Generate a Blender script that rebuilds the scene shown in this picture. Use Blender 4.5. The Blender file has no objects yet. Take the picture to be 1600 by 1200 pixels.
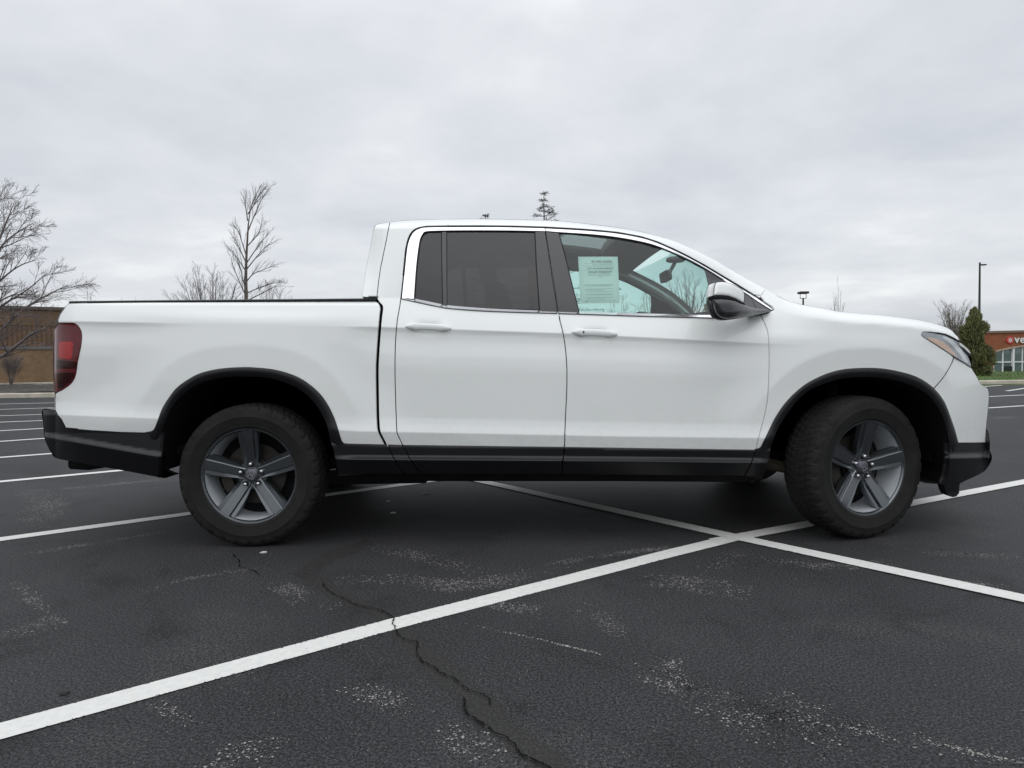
import bpy, math, random
import numpy as np
from mathutils import Vector, Matrix, Euler
from mathutils.geometry import delaunay_2d_cdt

R = math.radians
scene = bpy.context.scene
COL = scene.collection

# ------------------------------------------------------------------ camera
FPX = 1109.0                       # focal length in pixels of the 1600 px wide photograph
CAM = np.array([0.0, -4.60, 0.955])
PITCH, ROLL = R(2.0), 0.0128
fwd = np.array([0, math.cos(PITCH), -math.sin(PITCH)])
r0 = np.array([1.0, 0, 0]); u0 = np.array([0, math.sin(PITCH), math.cos(PITCH)])
rgt = math.cos(ROLL) * r0 - math.sin(ROLL) * u0
upv = math.sin(ROLL) * r0 + math.cos(ROLL) * u0
cam_data = bpy.data.cameras.new("camera"); cam = bpy.data.objects.new("camera", cam_data)
COL.objects.link(cam); scene.camera = cam
cam_data.sensor_fit = 'HORIZONTAL'; cam_data.sensor_width = 36.0
cam_data.lens = FPX / 1600 * 36.0
cam_data.clip_start = 0.05; cam_data.clip_end = 3000
cam.matrix_world = Matrix(((rgt[0], upv[0], -fwd[0], CAM[0]), (rgt[1], upv[1], -fwd[1], CAM[1]),
                           (rgt[2], upv[2], -fwd[2], CAM[2]), (0, 0, 0, 1)))

def rays(px, py):
    px = np.asarray(px, float); py = np.asarray(py, float)
    a = (px - 800) / FPX; b = (600 - py) / FPX
    return fwd + a[..., None] * rgt + b[..., None] * upv
def unproj(px, py, Y):             # photo pixel -> world point on the plane of that Y
    d = rays(px, py); t = (np.asarray(Y, float) - CAM[1]) / d[..., 1]
    return CAM + d * t[..., None]
def gpt(px, py, z=0.0):            # photo pixel -> point on the level ground
    d = rays(px, py); t = (z - CAM[2]) / d[..., 2]
    return CAM + d * t[..., None]
def at(px, py, depth):             # photo pixel at a distance along the viewing axis
    return unproj(px, py, CAM[1] + depth)

# ------------------------------------------------------------------ node helpers
def new_mat(name):
    m = bpy.data.materials.new(name); m.use_nodes = True
    nt = m.node_tree
    for n in list(nt.nodes): nt.nodes.remove(n)
    out = nt.nodes.new('ShaderNodeOutputMaterial')
    return m, nt, out
def N(nt, typ, **kw):
    n = nt.nodes.new(typ)
    for k, v in kw.items():
        if k in n.inputs: n.inputs[k].default_value = v
        else: setattr(n, k, v)
    return n
def L(nt, a, b): nt.links.new(a, b)
def ramp(nt, src, stops):
    r = nt.nodes.new('ShaderNodeValToRGB')
    e = r.color_ramp.elements
    while len(e) < len(stops): e.new(0.5)
    for i, (p, c) in enumerate(stops):
        e[i].position = p
        e[i].color = (c, c, c, 1) if isinstance(c, (int, float)) else (*c, 1)
    L(nt, src, r.inputs[0]); return r.outputs[0]
def mathn(nt, op, a, b=None):
    n = nt.nodes.new('ShaderNodeMath'); n.operation = op
    for i, v in enumerate((a, b)):
        if v is None: continue
        if isinstance(v, (int, float)): n.inputs[i].default_value = v
        else: L(nt, v, n.inputs[i])
    return n.outputs[0]
def mixc(nt, fac, a, b, mode='MIX'):
    n = nt.nodes.new('ShaderNodeMix'); n.data_type = 'RGBA'; n.blend_type = mode
    if isinstance(fac, (int, float)): n.inputs[0].default_value = fac
    else: L(nt, fac, n.inputs[0])
    for i, v in ((6, a), (7, b)):
        if isinstance(v, tuple): n.inputs[i].default_value = (*v, 1)
        else: L(nt, v, n.inputs[i])
    return n.outputs[2]
def noise(nt, vec, scale, detail=4, rough=0.55, dist=0.0):
    n = N(nt, 'ShaderNodeTexNoise', Scale=scale, Detail=detail, Roughness=rough, Distortion=dist)
    if vec is not None: L(nt, vec, n.inputs['Vector'])
    return n.outputs['Fac']
def objvec(nt, scale=None):
    t = nt.nodes.new('ShaderNodeTexCoord'); o = t.outputs['Object']
    if scale:
        m = N(nt, 'ShaderNodeMapping'); m.inputs['Scale'].default_value = scale
        L(nt, o, m.inputs[0]); o = m.outputs[0]
    return o

def simple(name, col, rough=0.5, metal=0.0, spec=0.5, coat=0.0, coat_rough=0.05, var=0.12, vscale=8.0, bump=0.0, bscale=80.0):
    m, nt, out = new_mat(name)
    p = N(nt, 'ShaderNodeBsdfPrincipled', Roughness=rough, Metallic=metal)
    p.inputs['Specular IOR Level'].default_value = spec
    p.inputs['Coat Weight'].default_value = coat; p.inputs['Coat Roughness'].default_value = coat_rough
    v = objvec(nt)
    f = noise(nt, v, vscale, 5)
    lo = tuple(c * (1 - var) for c in col); hi = tuple(min(1, c * (1 + var)) for c in col)
    L(nt, ramp(nt, f, [(0.3, lo), (0.7, hi)]), p.inputs['Base Color'])
    if bump:
        b = N(nt, 'ShaderNodeBump', Strength=bump, Distance=0.002)
        L(nt, noise(nt, v, bscale, 3), b.inputs['Height']); L(nt, b.outputs[0], p.inputs['Normal'])
    L(nt, p.outputs[0], out.inputs[0])
    return m

# ------------------------------------------------------------------ world, sun, exposure
SUN_EL, SUN_AZ = R(52), R(200)     # azimuth clockwise from +Y
world = bpy.data.worlds.new("World"); scene.world = world; world.use_nodes = True
wn = world.node_tree
for n in list(wn.nodes): wn.nodes.remove(n)
wout = wn.nodes.new('ShaderNodeOutputWorld')
bg = N(wn, 'ShaderNodeBackground', Strength=0.103)
sky = wn.nodes.new('ShaderNodeTexSky'); sky.sky_type = 'NISHITA'; sky.sun_disc = False
sky.sun_elevation = SUN_EL; sky.sun_rotation = SUN_AZ
tc = wn.nodes.new('ShaderNodeTexCoord')
sep = wn.nodes.new('ShaderNodeSeparateXYZ'); L(wn, tc.outputs['Generated'], sep.inputs[0])
zc = mathn(wn, 'MAXIMUM', sep.outputs[2], 0.0)
den = mathn(wn, 'ADD', zc, 0.16)
cx = mathn(wn, 'DIVIDE', sep.outputs[0], den); cy = mathn(wn, 'DIVIDE', sep.outputs[1], den)
cmb = wn.nodes.new('ShaderNodeCombineXYZ'); L(wn, cx, cmb.inputs[0]); L(wn, cy, cmb.inputs[1])
n1 = noise(wn, cmb.outputs[0], 0.85, 7, 0.52, 0.35)
n2 = noise(wn, cmb.outputs[0], 2.6, 6, 0.55, 0.2)
cl = mathn(wn, 'ADD', mathn(wn, 'MULTIPLY', n1, 0.72), mathn(wn, 'MULTIPLY', n2, 0.28))
ccol = ramp(wn, cl, [(0.32, (6.3, 6.65, 7.2)), (0.45, (7.25, 7.5, 7.95)), (0.56, (8.15, 8.4, 8.75)), (0.66, (9.8, 9.9, 9.95))])
grad = ramp(wn, zc, [(0.0, 0.90), (0.10, 0.95), (0.42, 1.0), (0.70, 1.5), (1.0, 2.0)])
ccol = mixc(wn, 1.0, ccol, grad, 'MULTIPLY')
skyc = mixc(wn, 0.93, sky.outputs[0], ccol)
L(wn, skyc, bg.inputs[0]); L(wn, bg.outputs[0], wout.inputs[0])

sd = bpy.data.lights.new("sun", 'SUN'); sd.energy = 0.6; sd.angle = R(85); sd.color = (1.0, 0.97, 0.93)
sun = bpy.data.objects.new("sun", sd); COL.objects.link(sun)
sdir = Vector((math.sin(SUN_AZ) * math.cos(SUN_EL), math.cos(SUN_AZ) * math.cos(SUN_EL), math.sin(SUN_EL)))
sun.rotation_euler = sdir.to_track_quat('Z', 'Y').to_euler(); sun.location = (0, -20, 30)
vs = scene.view_settings
vs.view_transform = 'Standard'; vs.look = 'None'; vs.exposure = 0.0; vs.gamma = 1.0; vs.use_curve_mapping = False
scene.cycles.max_bounces = 10; scene.cycles.transparent_max_bounces = 16

# ------------------------------------------------------------------ object helpers
def tag(o, label=None, cat=None, group=None, kind=None):
    if label: o['label'] = label
    if cat: o['category'] = cat
    if group: o['group'] = group
    if kind: o['kind'] = kind
    return o
def link(name, me, mat=None, parent=None):
    o = bpy.data.objects.new(name, me); COL.objects.link(o)
    if mat is not None and not me.materials: me.materials.append(mat)
    if parent is not None:
        o.parent = parent
        if parent.parent is None and not o.get('_local'):
            o.matrix_parent_inverse = Matrix.Translation(-parent.location)
    return o
def empty(name, loc=(0, 0, 0), rz=0):
    o = bpy.data.objects.new(name, None); COL.objects.link(o); o.location = loc
    o.rotation_euler = (0, 0, rz); o.empty_display_size = 0.2
    return o

class MB:
    def __init__(s): s.v = []; s.f = []
    def add(s, vs, fs):
        b = len(s.v); s.v.extend([tuple(map(float, p)) for p in vs]); s.f.extend([tuple(b + i for i in f) for f in fs])
    def box(s, x0, x1, y0, y1, z0, z1, bev=0.0):
        if bev <= 0:
            vs = [(x, y, z) for z in (z0, z1) for y in (y0, y1) for x in (x0, x1)]
            s.add(vs, [(0, 2, 3, 1), (4, 5, 7, 6), (0, 1, 5, 4), (2, 6, 7, 3), (0, 4, 6, 2), (1, 3, 7, 5)])
        else:
            # chamfered prism: octagon in xy, bevelled in z
            def ring(ins, z):
                a = bev
                X0, X1, Y0, Y1 = x0 + ins, x1 - ins, y0 + ins, y1 - ins
                return [(X0 + a, Y0, z), (X1 - a, Y0, z), (X1, Y0 + a, z), (X1, Y1 - a, z), (X1 - a, Y1, z), (X0 + a, Y1, z), (X0, Y1 - a, z), (X0, Y0 + a, z)]
            rs = [ring(bev * .7, z0), ring(0, z0 + bev), ring(0, z1 - bev), ring(bev * .7, z1)]
            s.loft(rs, cap=True)
    def loft(s, rings, cap=False, closed=True):
        n = len(rings[0]); vs = [p for r in rings for p in r]; fs = []
        for i in range(len(rings) - 1):
            for j in range(n if closed else n - 1):
                k = (j + 1) % n
                fs.append((i * n + j, i * n + k, (i + 1) * n + k, (i + 1) * n + j))
        if cap:
            fs.append(tuple(reversed(range(n)))); fs.append(tuple((len(rings) - 1) * n + j for j in range(n)))
        s.add(vs, fs)
    def lathe(s, prof, n=48, c=(0, 0, 0)):      # profile (r, y) about the Y axis
        rings = []
        for r, y in prof:
            rings.append([(c[0] + r * math.cos(2 * math.pi * k / n), c[1] + y, c[2] + r * math.sin(2 * math.pi * k / n)) for k in range(n)])
        s.loft(rings)
    def tube(s, pts, rad, n=6, cap=True):
        pts = [Vector(p) for p in pts]
        if isinstance(rad, (int, float)): rad = [rad] * len(pts)
        rings = []; up = Vector((0.31, 0.17, 0.93)).normalized()
        for i, p in enumerate(pts):
            d = (pts[min(i + 1, len(pts) - 1)] - pts[max(i - 1, 0)])
            if d.length < 1e-9: d = Vector((0, 0, 1))
            d.normalize(); a = d.cross(up)
            if a.length < 1e-3: a = d.cross(Vector((1, 0, 0)))
            a.normalize(); b = d.cross(a)
            rings.append([tuple(p + (a * math.cos(2 * math.pi * k / n) + b * math.sin(2 * math.pi * k / n)) * rad[i]) for k in range(n)])
        s.loft(rings, cap=cap)
    def build(s, name, mat=None, parent=None, smooth=None):
        me = bpy.data.meshes.new(name); me.from_pydata(s.v, [], s.f); me.update()
        if smooth is not None:
            me.shade_smooth()
            if smooth < 179: me.set_sharp_from_angle(angle=R(smooth))
        return link(name, me, mat, parent)

def pchip(xs, ys):
    xs = np.asarray(xs, float); ys = np.asarray(ys, float)
    h = np.diff(xs); d = np.diff(ys) / h; n = len(xs); m = np.zeros(n)
    for i in range(1, n - 1):
        if d[i - 1] * d[i] > 0:
            w1 = 2 * h[i] + h[i - 1]; w2 = h[i] + 2 * h[i - 1]
            m[i] = (w1 + w2) / (w1 / d[i - 1] + w2 / d[i])
    m[0], m[-1] = d[0], d[-1]
    def f(x):
        x = np.asarray(x, float); xc = np.clip(x, xs[0], xs[-1])
        i = np.clip(np.searchsorted(xs, xc) - 1, 0, n - 2)
        t = (xc - xs[i]) / h[i]
        return ((1 + 2 * t) * (1 - t) ** 2 * ys[i] + t * (1 - t) ** 2 * h[i] * m[i]
                + t * t * (3 - 2 * t) * ys[i + 1] + t * t * (t - 1) * h[i] * m[i + 1])
    return f
def lin(xs, ys): return lambda x: np.interp(x, xs, ys)
def smoothstep(a, b, x):
    t = np.clip((np.asarray(x, float) - a) / (b - a), 0, 1); return t * t * (3 - 2 * t)
def spl(pts, per=6):                # Catmull-Rom through the points
    P = np.asarray(pts, float); n = len(P)
    if n < 3: return [tuple(p) for p in P]
    E = np.vstack([2 * P[0] - P[1], P, 2 * P[-1] - P[-2]]); out = []
    for i in range(n - 1):
        p0, p1, p2, p3 = E[i:i + 4]
        for k in range(per):
            t = k / per
            out.append(tuple(0.5 * ((2 * p1) + (-p0 + p2) * t + (2 * p0 - 5 * p1 + 4 * p2 - p3) * t * t + (-p0 + 3 * p1 - 3 * p2 + p3) * t ** 3)))
    out.append(tuple(P[-1])); return out
def dist_poly(px, py, line):
    P = np.asarray(line, float); q = np.stack([np.ravel(px), np.ravel(py)], 1)
    best = np.full(len(q), 1e9)
    for a, b in zip(P[:-1], P[1:]):
        ab = b - a; l2 = max(ab @ ab, 1e-12)
        t = np.clip(((q - a) @ ab) / l2, 0, 1)
        best = np.minimum(best, np.hypot(*(q - (a + t[:, None] * ab)).T))
    return best.reshape(np.shape(px))
def pip(px, py, poly):
    P = np.asarray(poly, float); x = np.asarray(px); y = np.asarray(py); c = np.zeros(x.shape, bool)
    for (x1, y1), (x2, y2) in zip(P, np.roll(P, -1, 0)):
        if y1 == y2: continue
        c ^= ((y1 > y) != (y2 > y)) & (x < (x2 - x1) * (y - y1) / (y2 - y1) + x1)
    return c
# ------------------------------------------------------------------ ground materials
def asphalt_material():
    m, nt, out = new_mat("asphalt")
    v = objvec(nt)
    p = N(nt, 'ShaderNodeBsdfPrincipled', Roughness=0.66); p.inputs['Specular IOR Level'].default_value = 0.12
    grain = mathn(nt, 'ADD', mathn(nt, 'MULTIPLY', noise(nt, v, 108, 3, 0.8), .5), mathn(nt, 'MULTIPLY', noise(nt, v, 190, 3, 0.8), .5))
    base = ramp(nt, grain, [(0.40, (0.006, 0.0061, 0.0066)), (0.50, (0.0310, 0.0312, 0.0328)), (0.60, (0.086, 0.0865, 0.090))])
    tone = ramp(nt, noise(nt, v, 0.55, 5, 0.6), [(0.3, 0.80), (0.7, 1.20)])
    base = mixc(nt, 1.0, base, tone, 'MULTIPLY')
    stain = ramp(nt, noise(nt, v, 2.3, 6, 0.65, 0.8), [(0.34, 0.72), (0.46, 1.0)])
    base = mixc(nt, 1.0, base, stain, 'MULTIPLY')
    vor = N(nt, 'ShaderNodeTexVoronoi', Scale=85.0); L(nt, v, vor.inputs['Vector'])
    stone = mathn(nt, 'LESS_THAN', vor.outputs['Distance'], 0.13)
    rnd = nt.nodes.new('ShaderNodeSeparateColor'); L(nt, vor.outputs['Color'], rnd.inputs[0])
    few = mathn(nt, 'GREATER_THAN', rnd.outputs[0], 0.94)
    base = mixc(nt, mathn(nt, 'MULTIPLY', stone, few), base, (0.30, 0.285, 0.27))
    # worn areas: exposed pale aggregate in scattered irregular patches
    wear = ramp(nt, noise(nt, v, 1.15, 6, 0.62, 0.5), [(0.54, 0.0), (0.72, 1.0)])
    speck = ramp(nt, noise(nt, v, 150, 2, 0.6), [(0.58, 0.0), (0.65, 1.0)])
    base = mixc(nt, mathn(nt, 'MULTIPLY', mathn(nt, 'MULTIPLY', wear, speck), 0.75), base, (0.24, 0.225, 0.21))
    L(nt, base, p.inputs['Base Color'])
    b = N(nt, 'ShaderNodeBump', Strength=0.42, Distance=0.004); L(nt, grain, b.inputs['Height'])
    L(nt, b.outputs[0], p.inputs['Normal']); L(nt, p.outputs[0], out.inputs[0])
    return m
def overlay_material(name, col, speck_scale, thr, rough=0.85, soft=0.06, strength=1.0, fade=True):
    """opaque specks of colour, the gaps between them transparent; 'fade' thins them out at the edges"""
    m, nt, out = new_mat(name)
    v = objvec(nt)
    p = N(nt, 'ShaderNodeBsdfPrincipled', Roughness=rough)
    big = noise(nt, v, 3.5, 5, 0.65)
    if fade:
        # separate grains: one voronoi cell in so many holds a pale stone
        a = nt.nodes.new('ShaderNodeAttribute'); a.attribute_name = 'fade'
        dens = mathn(nt, 'MULTIPLY', ramp(nt, big, [(.36, 0.0), (.66, 1.0)]), mathn(nt, 'POWER', a.outputs['Fac'], 1.5))
        tot = None
        for sc, rad, k_ in ((speck_scale, .40, .62), (speck_scale * 2.1, .42, .5)):
            vo = N(nt, 'ShaderNodeTexVoronoi', Scale=sc); L(nt, v, vo.inputs['Vector'])
            se = nt.nodes.new('ShaderNodeSeparateColor'); L(nt, vo.outputs['Color'], se.inputs[0])
            hit = mathn(nt, 'MULTIPLY', mathn(nt, 'LESS_THAN', vo.outputs['Distance'], rad), mathn(nt, 'LESS_THAN', se.outputs[0], mathn(nt, 'MULTIPLY', dens, k_ * thr)))
            tot = hit if tot is None else mathn(nt, 'MAXIMUM', tot, hit)
        L(nt, mixc(nt, se.outputs[1], tuple(c * .55 for c in col), tuple(min(1, c * 1.35) for c in col)), p.inputs['Base Color'])
        t = nt.nodes.new('ShaderNodeBsdfTransparent'); mx = nt.nodes.new('ShaderNodeMixShader')
        L(nt, mathn(nt, 'MULTIPLY', tot, strength), mx.inputs[0]); L(nt, t.outputs[0], mx.inputs[1]); L(nt, p.outputs[0], mx.inputs[2])
        L(nt, mx.outputs[0], out.inputs[0]); return m
    g = noise(nt, v, speck_scale, 3, 0.65)
    L(nt, ramp(nt, noise(nt, v, 40, 3), [(0.3, tuple(c * .93 for c in col)), (0.7, tuple(min(1, c * 1.05) for c in col))]), p.inputs['Base Color'])
    a = nt.nodes.new('ShaderNodeAttribute'); a.attribute_name = 'fade'
    s = mathn(nt, 'ADD', mathn(nt, 'MULTIPLY', g, 1.0), mathn(nt, 'MULTIPLY', mathn(nt, 'SUBTRACT', big, 0.5), 0.55))
    if True: s = mathn(nt, 'ADD', s, mathn(nt, 'MULTIPLY', mathn(nt, 'SUBTRACT', a.outputs['Fac'], 1.0), 0.5))
    k = ramp(nt, s, [(thr, 0.0), (thr + soft, strength)])
    t = nt.nodes.new('ShaderNodeBsdfTransparent'); mx = nt.nodes.new('ShaderNodeMixShader')
    L(nt, k, mx.inputs[0]); L(nt, t.outputs[0], mx.inputs[1]); L(nt, p.outputs[0], mx.inputs[2])
    L(nt, mx.outputs[0], out.inputs[0]); return m

M = {}
M['asphalt'] = asphalt_material()
M['line'] = overlay_material("line_paint", (0.63, 0.63, 0.60), 110, 0.235, 0.8, 0.05, fade=False)
M['scuff'] = overlay_material("scuff", (0.30, 0.285, 0.27), 110, 1.0, 0.9, 0.07, 0.9)
M['scratch'] = overlay_material("scratch", (0.38, 0.36, 0.33), 115, 2.6, 0.9, 0.05, 0.9)
M['sealer'] = overlay_material("crack_sealer", (0.036, 0.034, 0.030), 6, 0.10, 0.75, 0.30, 0.42, fade=False)
M['crack'] = simple("crack_dark", (0.006, 0.006, 0.006), 0.95, spec=0.1)
M['concrete'] = simple("kerb_concrete", (0.42, 0.385, 0.32), 0.9, var=0.25, vscale=3, bump=0.3)
M['mulch'] = simple("mulch", (0.052, 0.045, 0.038), 0.95, var=0.75, vscale=7, bump=0.9, bscale=25)
M['soil'] = simple("soil_grass", (0.055, 0.085, 0.022), 0.95, var=0.4, vscale=1.2, bump=0.5, bscale=20)
M['bark'] = simple("bark", (0.115, 0.098, 0.085), 0.9, var=0.35, vscale=12, bump=0.4)
M['twig'] = simple("twig", (0.165, 0.142, 0.14), 0.9, var=0.3, vscale=3)
M['twig_pale'] = simple("twig_pale", (0.20, 0.175, 0.155), 0.9, var=0.3, vscale=3)

# ------------------------------------------------------------------ the lot, kerb and terrain
K1, K2 = gpt(40, 621.5), gpt(1572, 601.2)
ke = (K2 - K1); ke[2] = 0; ke /= np.linalg.norm(ke); kn = np.array([-ke[1], ke[0], 0])
def kp(s, t, z=0.0):                # point by distance along the kerb (0 = straight ahead) and behind it
    k0 = K1 - ke * (K1[0] / ke[0])
    p = k0 + ke * s + kn * t; return (p[0], p[1], z)
def sheet(name, pts, mat, z=None, kind='structure'):
    me = bpy.data.meshes.new(name); me.from_pydata([tuple(p) for p in pts], [], [tuple(range(len(pts)))]); me.update()
    return tag(link(name, me, mat), kind=kind)

# terrain: one sheet to the horizon, falling away behind the verge on the right
def terrain_z(x, y):
    t = (y - CAM[1]); fall = smoothstep(31, 62, t) * smoothstep(-4, 10, x)
    return -0.03 + 0.13 * smoothstep(20.9, 21.6, t) - 2.65 * fall
xs = np.unique(np.concatenate([np.linspace(-1500, -120, 8), np.linspace(-120, 160, 57), np.linspace(160, 1500, 8)]))
ys = np.unique(np.concatenate([np.linspace(-1500, -60, 8), np.linspace(-60, 10, 15), np.linspace(10, 130, 81), np.linspace(130, 1500, 12)]))
X, Y = np.meshgrid(xs, ys); Z = terrain_z(X, Y)
mb = MB(); nx = len(xs)
mb.add(np.stack([X, Y, Z], -1).reshape(-1, 3), [(j * nx + i, j * nx + i + 1, (j + 1) * nx + i + 1, (j + 1) * nx + i) for j in range(len(ys) - 1) for i in range(nx - 1)])
tag(mb.build('ground', M['soil'], smooth=180), kind='structure')
sheet('parking_lot', [kp(-70, -80), kp(75, -80), kp(75, 0), kp(-70, 0)], M['asphalt'])
# lower lot in front of the far shop
mb = MB(); mb.add([(30, 62, -2.66), (130, 62, -2.66), (130, 104, -2.66), (30, 104, -2.66)], [(0, 1, 2, 3)])
tag(mb.build('lower_parking_lot', M['asphalt']), kind='structure')
def kerb_run(name, s0, s1, t0=0.0, w=0.16, h=0.14, base=-0.05):
    m = MB(); n = 40; rings = []
    for i in range(n + 1):
        s = s0 + (s1 - s0) * i / n
        rings.append([kp(s, t0, base), kp(s, t0 + 0.015, h - 0.03), kp(s, t0 + 0.045, h), kp(s, t0 + w, h), kp(s, t0 + w, base)])
    m.loft(rings, cap=True); return tag(m.build(name, M['concrete'], smooth=30), kind='structure')
kerb_run('kerb', -70, 75)
m = MB(); rr = random.Random(4); sx = np.linspace(-45, -9, 90); ty = np.linspace(0.16, 9.3, 40)
m.add([kp(s, t, 0.125 + 0.05 * rr.random()) for t in ty for s in sx], [(j * 90 + i, j * 90 + i + 1, (j + 1) * 90 + i + 1, (j + 1) * 90 + i) for j in range(39) for i in range(89)])
tag(m.build('mulch_bed', M['mulch']), kind='structure')
m = MB(); rings = []
for s in np.linspace(-45, -9, 12): rings.append([kp(s, 9.3, 0.0), kp(s, 9.3, 0.205), kp(s, 10.6, 0.205), kp(s, 10.6, 0.0)])
m.loft(rings, cap=True); tag(m.build('footpath', M['concrete']), kind='structure')
# grass verge with blades
M['grass'] = simple("grass_blade", (0.10, 0.175, 0.035), 0.7, var=0.5, vscale=0.9)
m = MB(); rr = random.Random(9)
for i in range(26000):
    s = rr.uniform(11, 46); t = 0.18 + rr.random() ** 1.2 * 11.5
    x, y, _ = kp(s, t); z = float(terrain_z(x, y)); h = rr.uniform(0.035, 0.085); a = rr.uniform(0, 6.28); w = 0.012
    dx, dy = math.cos(a) * w, math.sin(a) * w; lx, ly = rr.uniform(-.03, .03), rr.uniform(-.03, .03)
    m.add([(x - dx, y - dy, z), (x + dx, y + dy, z), (x + lx, y + ly, z + h)], [(0, 1, 2)])
g = m.build('grass', M['grass']); tag(g, 'short green grass growing on the verge behind the far kerb', 'grass', kind='stuff')

# ------------------------------------------------------------------ painted lines, cracks and wear (sheets a few mm up)
def strip(name, px_pts, half, mat, z, fade_end=0.0, dense=True, jitter=0.0, seed=1, widths=None):
    P = np.array([gpt(a, b, z) for a, b in px_pts])
    if dense:
        Q = [P[0]]
        for a, b in zip(P[:-1], P[1:]):
            n = max(1, int(np.linalg.norm(b - a) / max(half * 2, 0.05)))
            n = min(n, 60)
            for k in range(1, n + 1): Q.append(a + (b - a) * k / n)
        P = np.array(Q)
    rr = random.Random(seed); m = MB(); fv = []; rows = []
    T = np.gradient(P, axis=0); T /= np.maximum(np.linalg.norm(T, axis=1)[:, None], 1e-9)
    Nn = np.stack([-T[:, 1], T[:, 0], 0 * T[:, 0]], 1)
    offs = (-1, -0.4, 0.4, 1) if name != 'parking_line' else (-1, -.82, .82, 1)
    for i, p in enumerate(P):
        w = half * (1 + rr.uniform(-jitter, jitter))
        if widths is not None: w = half * np.interp(i / (len(P) - 1), np.linspace(0, 1, len(widths)), widths)
        e = min(i, len(P) - 1 - i) / max(1.0, fade_end * len(P)) if fade_end else 1.0
        for o in offs:
            q = p + Nn[i] * w * o; rows.append((q[0], q[1], z)); fv.append(min(1, e) * (0.0 if abs(o) == 1 else 1.0))
    m.add(rows, [(4 * i + j, 4 * i + j + 1, 4 * i + j + 5, 4 * i + j + 4) for i in range(len(P) - 1) for j in range(3)])
    o = m.build(name, mat)
    at_ = o.data.attributes.new('fade', 'FLOAT', 'POINT'); at_.data.foreach_set('value', fv)
    return tag(o, kind='structure')
def paint(px, half=0.052, z=0.003):
    o = strip('parking_line', px, half, M['line'], z)
    v = o.data.attributes['fade']; v.data.foreach_set('value', [0.62 if (i % 4) in (0, 3) else 1.05 for i in range(len(o.data.vertices))])
    return o
paint([(-420, 1255), (-150, 1182), (0, 1142), (300, 1060), (615.5, 974.3), (960, 886.5), (1040, 866), (1150, 839)])
paint([(1118, 845), (1267.5, 817.5), (1437, 783.5), (1600, 752.5), (1900, 697)], z=0.0045)
paint([(300, 653), (600, 718), (770, 755.5), (1150, 838.5), (1600, 934.5), (1900, 999)], z=0.006)
for l in ([(-200, 869), (0, 842.3), (290, 803), (640, 755.5), (720, 745)],
          [(-200, 771), (0, 752.3), (192, 734.5), (560, 700)],
          [(-200, 729), (0, 714.6), (80, 708.6), (470, 680)],
          [(-200, 702), (0, 689.6), (67, 685), (420, 662)],
          [(-200, 684), (0, 673.0), (67, 669.3), (400, 651)],
          [(-200, 667), (0, 659.6), (67, 657), (350, 645)],
          [(-200, 656), (0, 649.6), (65, 647.4), (300, 640)],
          [(-200, 645.5), (0, 639.7), (85, 637), (280, 631)],
          [(-200, 636), (0, 631.3), (85, 629.3), (260, 624.5)],
          [(1573, 610.8), (1600, 606.8), (1680, 596)], [(1440, 623.5), (1545, 619.6), (1600, 617), (1750, 610)],
          [(1400, 643), (1545, 637.3), (1600, 633.8), (1750, 626)], [(1500, 612), (1540, 603.8), (1565, 602)]):
    paint(l)
# crack with sealer around it
main = [(505, 911), (515, 924), (528, 930), (541, 935), (552, 942), (560, 945), (580, 948), (596, 953), (606, 958), (615, 965), (613, 971), (616, 976),
        (620, 983), (625, 995), (634, 998), (651, 1002), (654, 1008), (650, 1014), (651, 1021), (657, 1028), (661, 1034), (672, 1038), (682, 1044), (684, 1050), (697, 1054), (713, 1060), (720, 1068), (732, 1077), (745, 1081), (758, 1085), (764, 1091), (767, 1100)]
second = [(726, 1090), (727, 1098), (725, 1104), (731, 1115), (744, 1123), (762, 1135), (772, 1143), (791, 1151), (800, 1158), (808, 1170), (817, 1179), (832, 1185), (846, 1192), (859, 1199), (880, 1215), (905, 1232)]
third = [(366, 866), (372, 874), (375, 884), (383, 889), (402, 893), (405, 898)]
for i, (c, w) in enumerate(((main, 0.0021), (second, 0.0030), (third, 0.0021))):
    rr = random.Random(30 + i); cc = []
    for a, b in zip(c[:-1], c[1:]):
        for k in range(4):
            t = k / 4; j = 1.9
            cc.append((a[0] + (b[0] - a[0]) * t + rr.uniform(-j, j), a[1] + (b[1] - a[1]) * t + rr.uniform(-j, j) * .6))
    cc.append(c[-1])
    o = strip('asphalt_crack', cc, w, M['crack'], 0.0072, dense=False, jitter=0.65, seed=i)
strip('crack_sealer', [(470, 898), (490, 885), (520, 868), (560, 852), (600, 842)], 0.085, M['sealer'], 0.001, 0.08)
strip('crack_sealer', [(465, 892), (490, 905), (540, 935), (600, 962), (640, 1000), (700, 1060), (770, 1120), (850, 1190), (920, 1240)], 0.06, M['sealer'], 0.001, 0.06, widths=[.7, 1, .8, 1.1, 1.2, 1, 1])
def scuff(pts, half, z=0.0018, mat='scuff', name='asphalt_wear'):
    return strip(name, pts, half * (1.6 if mat == 'scuff' else 1.0), M[mat], z, 0.3)
scuff([(715, 972), (840, 998), (930, 1020), (1010, 1042)], 0.009, mat='scratch')
scuff([(990, 1032), (1060, 1065), (1140, 1090), (1250, 1120), (1400, 1150), (1620, 1200)], 0.035)
scuff([(1000, 1035), (1060, 1070), (1110, 1090)], 0.06); scuff([(1380, 1143), (1480, 1165), (1640, 1204)], 0.014, mat='scratch')
scuff([(1110, 1075), (1180, 1120), (1260, 1165)], 0.10); scuff([(1000, 1030), (1050, 1040), (1075, 1042)], 0.05)
scuff([(500, 905), (620, 905), (700, 915), (800, 905), (900, 880)], 0.07); scuff([(570, 850), (640, 865), (700, 880), (760, 900)], 0.06)
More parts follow.
